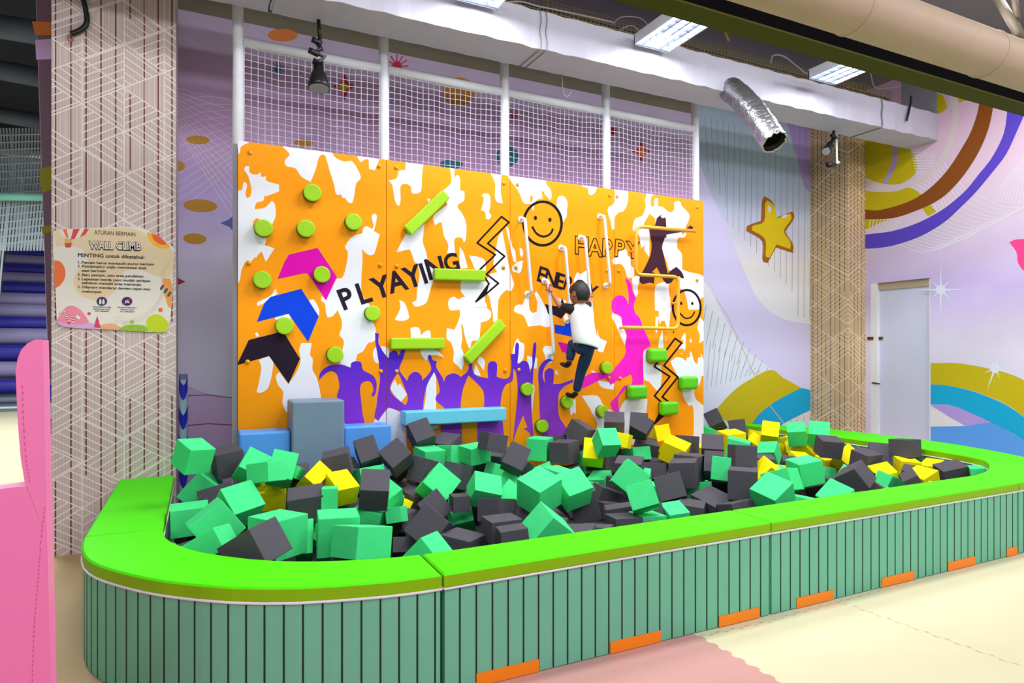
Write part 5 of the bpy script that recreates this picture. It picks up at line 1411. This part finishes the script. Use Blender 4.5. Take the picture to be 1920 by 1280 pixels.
PS.poly(zs_([(1100,222),(1180,240),(1278,330),(1240,345),(1170,330),(1120,280)]), cs('gold', (250, 185, 30)), 2)
PS.poly(zs_([(1135,235),(1190,250),(1255,310),(1215,315),(1160,285)]), cs('redor', (240, 90, 40)), 3)
PS.poly(zs_([(1225,568),(1275,570),(1292,640),(1282,785),(1262,780),(1235,690),(1218,600)]), cs('peach', (245, 160, 70)), 2)
for x, y in ((1215, 635), (1243, 660), (1270, 685)): PS.ell(x / 4, 380 + y / 4, 2.6, 6, cs('slate', (50, 90, 95)), 3, rot=.6)
PS.poly(zs_([(425,890),(450,840),(500,780),(560,775),(620,820),(670,895),(600,920),(460,915)]), cs('pink', (240, 140, 160)), 2)
PS.poly(zs_([(428,890),(560,915),(680,900),(760,935),(700,945),(520,935),(450,915)]), cs('lilac', (214, 170, 220)), 3)
PS.poly(zs_([(730,848),(745,900),(755,940),(705,935),(715,890)]), cs('magenta', (220, 60, 110)), 4, False)
PS.poly(zs_([(750,915),(850,905),(910,940),(860,952),(750,945)]), cs('salmon', (242, 170, 130)), 3)
PS.poly(zs_([(880,950),(960,915),(1080,920),(1120,960),(1000,962)]), cs('leaf', (150, 190, 40)), 3.5)
PS.poly(zs_([(1105,950),(1100,880),(1150,840),(1210,845),(1262,900),(1262,935),(1235,966),(1170,970)]), cs('lime', (195, 215, 0)), 4)
PS.ell(668/4, 380+831/4, 3.4, 2.8, cs('crimson', (225, 60, 80)), 2); PS.ell(1204/4, 380+803/4, 4.4, 4.2, cs('orange', (240, 110, 50)), 3)
PS.ell(990/4, 380+893/4, 3.6, 3.4, cs('leaf', (150, 190, 40)), 4.4)
# striped canes
for pts in ([(450,845),(455,825),(480,818),(495,840),(505,870),(518,905)], [(548,890),(558,860),(575,850),(595,865)]):
    q = smooth2(zs_(pts), False, 4)
    for i in range(len(q) - 1): PS.stroke([q[i], q[i + 1]], 4.2, (cs('canew', (245, 240, 240)), cs('cane', (220, 50, 90)))[i % 2], 4.6)
# balloon
PS.poly(zs_([(437,205),(470,199),(660,192),(668,200),(640,240),(590,262),(540,275),(495,265),(460,240)]), m_sgn, 2)
for p_ in ([(470,200),(500,198),(515,265),(498,262)], [(550,196),(600,195),(560,272),(530,275)], [(635,193),(668,195),(640,240),(600,258)]):
    PS.poly(zs_(p_), cs('balloon', (225, 60, 60)) if p_[0][0] > 500 else cs('orange', (240, 110, 50)), 3, False)
PS.poly(zs_([(484,302),(540,302),(532,335),(492,335)]), cs('basket', (200, 80, 40)), 3, False); PS.poly(zs_([(482,270),(545,272),(540,300),(486,300)]), cs('basket2', (225, 180, 90)), 2.5, False)
for p_ in ([(760,885),(930,850)], [(850,900),(930,895)]): pass
for i in range(6):
    for j in range(4): PS.ell((860 + i * 15) / 4, 380 + (850 + j * 16) / 4, .4, .4, m_ink, 2)
for i in range(4): PS.stroke(smooth2(zs_([(1270, 440 + i * 12), (1210 + i * 8, 520), (1205 + i * 8, 690), (1100, 820 + i * 14), (920, 900 + i * 6)]), False, 4), .45, cs('fine', (200, 180, 150)), 1.6)
for cx_ in (764, 953):
    PS.ell(cx_ / 4, 380 + 739 / 4, 10, 8.4, cs('icon', (52, 20, 110)), 3)
for (x, y, rx, ry) in ((752,728,1.8,1.8),(752,745,2.4,4),(776,730,1.8,1.8),(776,746,2.4,4)): PS.ell(x / 4, 380 + y / 4, rx, ry, m_sgn, 4)
PS.stroke(zs_([(925, 765), (980, 715)]), 1.2, cs('crimson', (225, 60, 80)), 4.4); PS.poly(zs_([(940,735),(960,728),(975,755),(955,748),(935,758)]), m_sgn, 4, False)
lift(mb.build('printed_panel'), sg)
mb = MB()
def tline(s, x, y, x2, y2, hpx, m, off=0.0, ly=5):
    """one line of print from pixel (x,y) to (x2,y2) along its baseline"""
    a, b = so(x, y, ly), so(x2, y2, ly); ux = (b - a); L = ux.length; ux.normalize(); uy = Vector((0, -1, 0)).cross(ux) * -1
    if uy.z < 0: uy = -uy
    V_, F_ = glyph(s, off); xs_ = [v[0] for v in V_]; w = max(xs_) - min(xs_)
    h = hpx * ((a.y * math.cos(TH) + a.x * math.sin(TH)) / F); k = h / CAP
    text_on(mb, s, (a + b) / 2, ux, uy, h, m, off, L / (w * k))
tline('ATURAN BERMAIN', 177, 439, 254, 443, 7.5, m_ink); lift(mb.build('small_heading'), sg); mb = MB()
for s_, xa, xb in (('WALL', 167, 213), ('CLIMB', 217, 265)):
    tline(s_, xa, 467 if xa < 200 else 468, xb, 468 if xa < 200 else 469.5, 14.5, m_ink, .07, 5); tline(s_, xa + 1, 466 if xa < 200 else 467, xb - 1, 467 if xa < 200 else 468.5, 14, m_sgn, .012, 6)
lift(mb.build('title_lettering'), sg); mb = MB()
tline('PENTING untuk diketahui:', 146, 481, 271, 485, 6.5, m_ink, .02)
LN = [('1.', 'Pemain harus mematuhi aturan bermain', 153.5, 494, 289, 497.5), ('2.', 'Pendamping wajib mengawasi anak', 153.5, 501, 275, 504.5), ('', 'saat bermain', 153.5, 509, 199, 510), ('3.', 'Satu pemain, satu area pendakian', 153.5, 517, 269, 520),
      ('4.', 'Lepaskan benda yang mudah terlepas', 153.5, 525, 282, 528.5), ('', 'sebelum menaiki area memanjat', 153.5, 532, 265, 535.5), ('5.', 'Dilarang mendarat dengan cepat atau', 153.5, 540, 282, 544), ('', 'melompat', 153.5, 548, 190, 549)]
for n_, s_, x, y, x2, y2 in LN:
    if n_: tline(n_, 146, y - .3, 150.5, y, 4.6, m_ink, .02)
    tline(s_, x, y, x2, y2, 4.6, m_ink, .02)
lift(mb.build('rules_text'), sg); mb = MB()
for s_, x, y, x2, y2 in (('PENDAMPING WAJIB', 174, 576, 208, 577), ('MENGAWASI ANAK', 175.5, 580, 206.5, 581), ('SAAT BERMAIN', 178, 583.6, 204, 584.6), ('DILARANG MENDARAT', 221, 577, 256, 578), ('DENGAN CEPAT', 226, 581, 252, 582), ('ATAU MELOMPAT', 225, 584.6, 253, 585.6)):
    tline(s_, x, y, x2, y2, 2.0, m_ink, .02)
lift(mb.build('icon_captions'), sg)

# ---------------------------------------------------------------- pink pad near the viewer on the left
m_pk = mat('pink_vinyl', (246, 128, 184), .5, spec=.35, bump=.06, bscale=12)
YK = 2.6
pk = [(79, 637), (66, 637), (52, 643), (40, 655), (33, 672), (30, 695), (31, 740), (34, 800), (39, 860), (47, 905), (49, 912), (30, 913), (0, 917), (-40, 922), (-120, 935), (-180, 1000), (-180, 1900), (104, 1900), (94, 1290), (88, 1010), (83, 800)]
pts = [onY(x, y, YK) for x, y in pk]; pts = [(p.x, max(.002, p.z)) for p in pts]
Mx = Matrix(((1, 0, 0, 0), (0, 0, 1, 0), (0, 1, 0, 0), (0, 0, 0, 1)))
t = thing('pink_pad', 'tall pink stitched padded panel with a stepped rounded post at the left edge', 'padded panel', (pts[0][0] - .2, YK, 0))
mb = MB(); mb.prism(pts, YK, YK + .10, m_pk, M=Mx); o = mb.build('padded_body', bevel=.02, seg=5); lift(o, t)
bm = bmesh.new(); bm.from_mesh(o.data); bmesh.ops.recalc_face_normals(bm, faces=bm.faces); bmesh.ops.remove_doubles(bm, verts=bm.verts, dist=1e-5); bm.to_mesh(o.data); bm.free()
mb = MB(); m_sti = mat('stitch_rose', (215, 90, 150), .6)
def stitches(px):
    P = [onY(x, y, YK - .001) for x, y in smooth2(px, False, 6)]
    for i in range(len(P) - 1):
        a, b = P[i], P[i + 1]; n_ = max(1, int((b - a).length / .012))
        for k in range(n_): mb.tube([a.lerp(b, (k + .15) / n_), a.lerp(b, (k + .7) / n_)], .0012, m_sti, 4)
stitches([(42, 720), (44, 790), (49, 860), (56, 905)]); stitches([(84, 950), (78, 1000), (72, 1080), (64, 1180), (60, 1290)])
lift(mb.build('stitching'), t)

# ---------------------------------------------------------------- far hall on the left
m_stl = mat('step_lilac', (150, 142, 185), .5); m_std = mat('step_violet', (48, 44, 160), .5); m_stg = mat('step_grey', (120, 130, 150), .6); m_stw = mat('step_white', (225, 235, 235), .5)
bands = [(769, 758, 'w'), (758, 741, 'g'), (741, 709, 'd'), (709, 677, 'l'), (677, 646, 'd'), (646, 616, 'l'), (616, 595, 'd'), (595, 572, 'l'), (572, 551, 'l'), (551, 531, 'd'), (531, 514, 'l'), (514, 498, 'd'), (498, 482, 'l'), (482, 470, 'd'), (470, 460, 'w')]
st = thing('padded_staircase', 'wide flight of alternating violet and lilac padded steps in the far hall', 'staircase', tuple(onY(20, 769, 20.3)))
for k, (yb, yt, c) in enumerate(bands):
    Y = 20.3 + k * .22
    xl = 10 if k > 11 else (4 if k > 8 else -60)
    a = onY(xl, yb, Y); b = onY(150, yt, Y); z0, z1 = a.z, b.z
    r = (z1 - z0) / 2
    mb = MB(); mb.tube([(a.x, Y + r, (z0 + z1) / 2), (b.x, Y + r, (z0 + z1) / 2)], r, {'l': m_stl, 'd': m_std, 'g': m_stg, 'w': m_stw}[c], 20)
    mb.box((a.x, Y + r, max(0, z0 - .3)), (b.x, Y + r + .4, (z0 + z1) / 2), m_stg)
    lift(mb.build('padded_step', smooth=False), st)
m_netf = mat('far_net', (196, 206, 210), .8)
mb = MB(); YN = 19.8
for k in range(30): mb.tube([onY(-60 + k * 6, 240, YN), onY(-62 + k * 6 + (8 if k < 14 else 0), 330, YN), onY(-75 + k * 6, 470 if k > 12 else 560, YN)], .025, m_netf, 3, False)
for k in range(16): mb.tube([onY(-60, 255 + k * 14, YN), onY(110, 250 + k * 13, YN)], .02, m_netf, 3, False)
tag(mb.build('far_net', origin=tuple(onY(20, 350, YN))), 'pale net curtain hanging above the violet staircase in the far hall', 'net')
mb = MB(); m_fw = mat('far_frame_white', (205, 215, 225), .5)
for pth in ([(20, 300), (40, 455)], [(40, 455), (120, 452)], [(20, 300), (120, 306)], [(36, 330), (52, 440), (120, 438)], [(-50, 280), (120, 292)]): mb.tube([onY(x, y, 20.1) for x, y in pth], .07, m_fw, 8)
tag(mb.build('white_frame', origin=tuple(onY(20, 300, 20.1))), 'white window-like tube frame behind the net in the far hall', 'frame')
mb = MB(); mb.tube([onY(-60, 367, 19.5), onY(120, 370, 19.5)], .1, mat('far_mint_bar', (150, 225, 205), .5), 12); tag(mb.build('mint_bar', smooth=True, origin=tuple(onY(20, 368, 19.5))), 'thin mint green horizontal bar across the far net', 'bar')
mb = MB(); mb.box((-16, 24.6, 0), (2, 24.8, 7.6), mat('far_wall_grey', (110, 122, 135), .9, noise=.2, nscale=1.2)); struct(mb.build('wall_far'))
mb = MB(); mb.box((-9.2, -5, 0), (-9, 24, 7.6), m_greypl); struct(mb.build('wall_left'))
mb = MB(); mb.box((-1.2, 7.0, 0), (-1.0, 19.4, 7.6), m_greypl); struct(mb.build('wall_far_right'))
m_fd2 = mat('far_duct_dark', (70, 78, 86), .6)
for k, (ya, yb_, Y, c) in enumerate(((205, 232, 16, 'grey'), (120, 150, 13, 'slanting'), (40, 66, 11, 'upper'))):
    a = onY(-60, ya, Y); b = onY(100, yb_, Y); mb = MB(); mb.tube([a, b], .16, m_fd2, 12)
    tag(mb.build('ceiling_pipe', smooth=True, origin=tuple(a)), ('lowest', 'middle', 'highest')[k] + ' of three dark pipes crossing the ceiling of the far hall', 'pipe')

# ---------------------------------------------------------------- boy on the wall
m_skin = mat('skin_brown', (176, 112, 82), .55, spec=.35)
m_hair = mat('hair_black', (16, 14, 20), .45, bump=.5, bscale=120)
m_shirt = mat('shirt_white', (232, 234, 238), .8, bump=.35, bscale=13)
m_sleeve = mat('sleeve_black', (14, 14, 20), .8)
m_jean = mat('jeans_blue', (22, 52, 96), .8, noise=.18, nscale=14, bump=.2, bscale=40)
m_shoe = mat('shoe_black', (14, 12, 14), .6)
def skinned(name, joints, edges, root, mt, parent, sub=2):
    me = bpy.data.meshes.new(name); me.from_pydata([j[0] for j in joints], edges, []); me.update()
    o = bpy.data.objects.new(name, me); COL.objects.link(o); me.materials.append(mt)
    sk = o.modifiers.new('skin', 'SKIN'); sk.use_smooth_shade = True
    for i, j in enumerate(joints):
        r = j[1]; v = me.skin_vertices[0].data[i]; v.radius = r if isinstance(r, tuple) else (r, r); v.use_root = (i == root)
    s = o.modifiers.new('sub', 'SUBSURF'); s.levels = sub; s.render_levels = sub
    lift(o, parent); return o
def J(x, y, Y): return onY(x, y, Y)
boy = thing('person', 'small boy seen from behind in white shirt and jeans, climbing by the pipes', 'person', tuple(J(1090, 650, 5.25)))
head = J(1086, 551, 5.27); neck = J(1088, 569, 5.28); chest = J(1091, 592, 5.29); belly = J(1094, 625, 5.27); pel = J(1098, 648, 5.25)
shL = J(1071, 580, 5.30); elL = J(1049, 573, 5.40); wrL = J(1034, 548, 5.47); haL = J(1031, 539.5, 5.50)
shR = J(1099, 580, 5.34); elR = J(1104, 568, 5.45); wrR = J(1106, 558, 5.49); haR = J(1104.5, 550, 5.515)
hiL = J(1090, 653, 5.27); knL = J(1072, 642, 5.47); anL = J(1068, 679, 5.42)
hiR = J(1104, 655, 5.24); knR = J(1089, 697, 5.36); anR = J(1080, 737, 5.42)
body = [(pel, (.085, .075)), (belly, (.082, .07)), (chest, (.092, .072)), (neck, .036), (J(1087, 561, 5.27), .045),
        (shL, .042), (elL, .028), (wrL, .021), (shR, .042), (elR, .028), (wrR, .021),
        (hiL, .062), (knL, .042), (anL, .027), (hiR, .062), (knR, .042), (anR, .027)]
skinned('body', body, [(0, 1), (1, 2), (2, 3), (3, 4), (2, 5), (5, 6), (6, 7), (2, 8), (8, 9), (9, 10), (0, 11), (11, 12), (12, 13), (0, 14), (14, 15), (15, 16)], 0, m_skin, boy)
# head with face, ears
def headmesh():
    mb = MB(); n, k = 24, 16; vs = []; fs = []
    yaw = math.radians(22)                      # turned a little to the left towards the wall
    M = Matrix.Translation(head) @ Matrix.Rotation(yaw, 4, 'Z') @ Matrix.Rotation(math.radians(6), 4, 'X')
    for j in range(k + 1):
        ph = PI * j / k
        for i in range(n):
            th = 2 * PI * i / n; x = math.sin(ph) * math.cos(th); y = math.sin(ph) * math.sin(th); z = math.cos(ph)
            # +y is the face (towards the wall)
            jaw = 1 - .28 * max(0, -z) ** 1.2
            p = Vector((x * .082 * jaw, y * .098 * (1 - .12 * max(0, -z)) + (.012 * max(0, -z) if y > 0 else -.004), z * .112))
            if y > .75 and abs(x) < .3: p.y += .016 * math.exp(-((z + .12) / .14) ** 2) * math.exp(-(x / .12) ** 2)
            if y > .6 and .2 < abs(x) < .55: p.y -= .006 * math.exp(-((z - .08) / .12) ** 2)
            vs.append(M @ p)
    for j in range(k):
        for i in range(n): fs.append((j*n+i, (j+1)*n+i, (j+1)*n+(i+1)%n, j*n+(i+1)%n))
    mb.add(vs, fs, m_skin)
    for s in (-1, 1):                           # ears
        e = [M @ Vector((s * (.080 + .010 * math.sin(a)), -.002 + .016 * math.cos(a * 1.0), -.012 + .028 * math.sin(a))) for a in [2*PI*q/10 for q in range(11)]]
        mb.tube(e, .0065, m_skin, 6, False); mb.tube([M @ Vector((s*.078, 0, -.012)), M @ Vector((s*.09, -.004, -.012))], [.02, .012], m_skin, 8)
    return mb, M
hm, HM = headmesh(); hd = hm.build('head', smooth=True); lift(hd, boy)
mb = MB()
for s in (-1, 1): mb.tube([HM @ Vector((s*.032, .084, .006)), HM @ Vector((s*.032, .0915, .006))], [.010, .006], mat('eye_dark', (20, 14, 12), .3), 8)
mb.tube([HM @ Vector((-.02, .088, -.055)), HM @ Vector((0, .093, -.057)), HM @ Vector((.02, .088, -.055))], .0042, mat('lips', (150, 82, 72), .5), 6)
lift(mb.build('eyes_and_mouth'), boy)
mb = MB(); n, k = 30, 18; vs = []; fs = []
random.seed(2)
for j in range(k + 1):
    ph = PI * .70 * j / k
    for i in range(n):
        th = 2 * PI * i / n; x = math.sin(ph) * math.cos(th); y = math.sin(ph) * math.sin(th); z = math.cos(ph)
        face = max(0, y) ** 2
        z2 = max(z, -.36 + .95 * face) if y > 0 else max(z, -.52)
        if abs(x) > .75 and y > -.3: z2 = max(z2, -.02)
        q = 1.0 + .025 * math.sin(th * 9 + j) + random.uniform(-.01, .01)
        vs.append(HM @ Vector((x * .0895 * q, y * .106 * q - .003, z2 * .121 * q + .002)))
for j in range(k):
    for i in range(n): fs.append((j*n+i, (j+1)*n+i, (j+1)*n+(i+1)%n, j*n+(i+1)%n))
mb.add(vs, fs, m_hair); ho = mb.build('hair', smooth=True); lift(ho, boy)
# hands: palm and five fingers curled round the pipes
def hand(name, wrist, grip, axis, side, rpipe=.018):
    """grip = point on the pipe axis, axis = pipe direction (up), side = +1 fingers pass on the right of the pipe"""
    axis = axis.normalized(); out = (wrist - grip); out -= axis * out.dot(axis); out.normalize()     # from the pipe towards the wrist/palm
    lat = axis.cross(out).normalized() * side
    R = rpipe + .011
    joints = []; edges = []
    joints.append((wrist, .018)); pc = grip + out * (R + .006) - axis * .008; joints.append((pc, (.020, .026))); edges.append((0, 1))
    o = skinned(name, joints + [(grip + out * (R + .004) + axis * .012, (.017, .024))], edges + [(1, 2)], 0, m_skin, boy, 1)
    mb = MB()
    for f in range(4):
        off = axis * (.026 - .0165 * f); L = (1.0, 1.12, 1.05, .85)[f]
        pts = []
        for q in range(7):
            a = q / 6 * math.radians(215) * L
            pts.append(grip + off + (out * math.cos(a) + lat * math.sin(a)) * R)
        mb.tube(pts, [.0085, .0088, .0082, .0082, .0076, .0072, .0055], m_skin, 8)
    pts = []
    for q in range(6):
        a = q / 5 * math.radians(130)
        pts.append(grip + axis * (-.030 + .012 * q / 5) + (out * math.cos(a) - lat * math.sin(a)) * (R + .001))
    mb.tube(pts, [.0105, .0105, .0098, .009, .0085, .006], m_skin, 8)
    lift(mb.build('fingers', smooth=True), boy)
dirL = (H5[0] - H5[1]); gL = H5[0].lerp(H5[1], .10)
dirR = (H3[0] - H3[1]); gR = H3[0] - dirR * ((H3[0].z - haR.z) / dirR.z)
hand('left_hand', wrL, gL, dirL, 1, .016)
hand('right_hand', wrR, gR, dirR, -1, .016)
# T-shirt: loose torso hanging to the hips
def loft(name, rings, m, parent, sub=1, solid=0):
    n = 20; vs = []; fs = []
    for (c, rx, ry, rot, wob) in rings:
        for i in range(n):
            th = 2 * PI * i / n; k = 1 + wob * math.sin(th * 5 + c.z * 40) 
            v = Vector((rx * math.cos(th) * k, ry * math.sin(th) * k, 0)); v.rotate(Euler((rot[0], rot[1], rot[2]))); vs.append(c + v)
    for j in range(len(rings) - 1):
        for i in range(n): fs.append((j*n+i, j*n+(i+1)%n, (j+1)*n+(i+1)%n, (j+1)*n+i))
    mb = MB(); mb.add(vs, fs, m); o = mb.build(name, smooth=True)
    s = o.modifiers.new('sub', 'SUBSURF'); s.levels = sub; s.render_levels = sub
    if solid: w = o.modifiers.new('solid', 'SOLIDIFY'); w.thickness = solid; w.offset = 1
    lift(o, parent); return o
R_ = lambda a, b=0, c=0: (math.radians(a), math.radians(b), math.radians(c))
loft('shirt', [(J(1088, 569, 5.275), .046, .042, R_(-8), 0), (J(1088, 572.5, 5.28), .072, .06, R_(-8), 0), (J(1090.5, 576.5, 5.285), .112, .078, R_(-5, 3), 0), (J(1091.5, 586, 5.285), .126, .092, R_(-3, 4), .01), (J(1091, 600, 5.28), .122, .10, R_(0, 5), .015),
     (J(1093.5, 616, 5.27), .126, .108, R_(0, 7), .03), (J(1096, 632, 5.255), .132, .115, R_(0, 10), .035), (J(1098, 644, 5.245), .134, .118, R_(0, 13), .03), (J(1098.8, 649, 5.243), .128, .113, R_(0, 14), .03)], m_shirt, boy, 1, .004)
mb = MB()
def sleeve(a, b, r0, r1):
    c = a.lerp(b, .5); mb.tube([a, a.lerp(b, .25), c, a.lerp(b, .8), b], [r0 * .9, r0, (r0 + r1) / 2, r1, r1 * .96], m_sleeve, 16)
sleeve(J(1079, 582, 5.285), shL.lerp(elL, .82), .056, .040); sl = mb.build('left_sleeve', smooth=True); lift(sl, boy)
mb = MB(); sleeve(J(1096, 583, 5.32), shR.lerp(elR, .8), .048, .036); lift(mb.build('right_sleeve', smooth=True), boy)
# jeans
tr = [(J(1097.5, 641, 5.25), (.098, .086)), (J(1098, 652, 5.245), (.103, .09)), (hiL, .074), (knL + Vector((0, -.01, 0)), .056), (knL.lerp(anL, .97), .040), (hiR, .077), (hiR.lerp(knR, .5), .066), (knR, .052), (knR.lerp(anR, .5), .047), (knR.lerp(anR, .93), .042)]
skinned('jeans', tr, [(0, 1), (1, 2), (2, 3), (3, 4), (1, 5), (5, 6), (6, 7), (7, 8), (8, 9)], 1, m_jean, boy)
# shoes
def shoe(name, ankle, toe, z=None):
    skinned(name, [(ankle + Vector((0, 0, .008)), .029), (ankle.lerp(toe, .15) + Vector((0, 0, -.032)), (.034, .030)), (ankle.lerp(toe, .6) + Vector((0, 0, -.02)), (.036, .024)), (toe, (.030, .017))], [(0, 1), (1, 2), (2, 3)], 1, m_shoe, boy, 2)
HOLD = onY(1065.5, 754, YB - .062)
toeR = Vector((HOLD.x + .0, YB - .035, HOLD.z + .068 + .020))
shoe('right_shoe', anR, toeR)
toeL = J(1053, 681, 5.60)
shoe('left_shoe', anL, toeL)
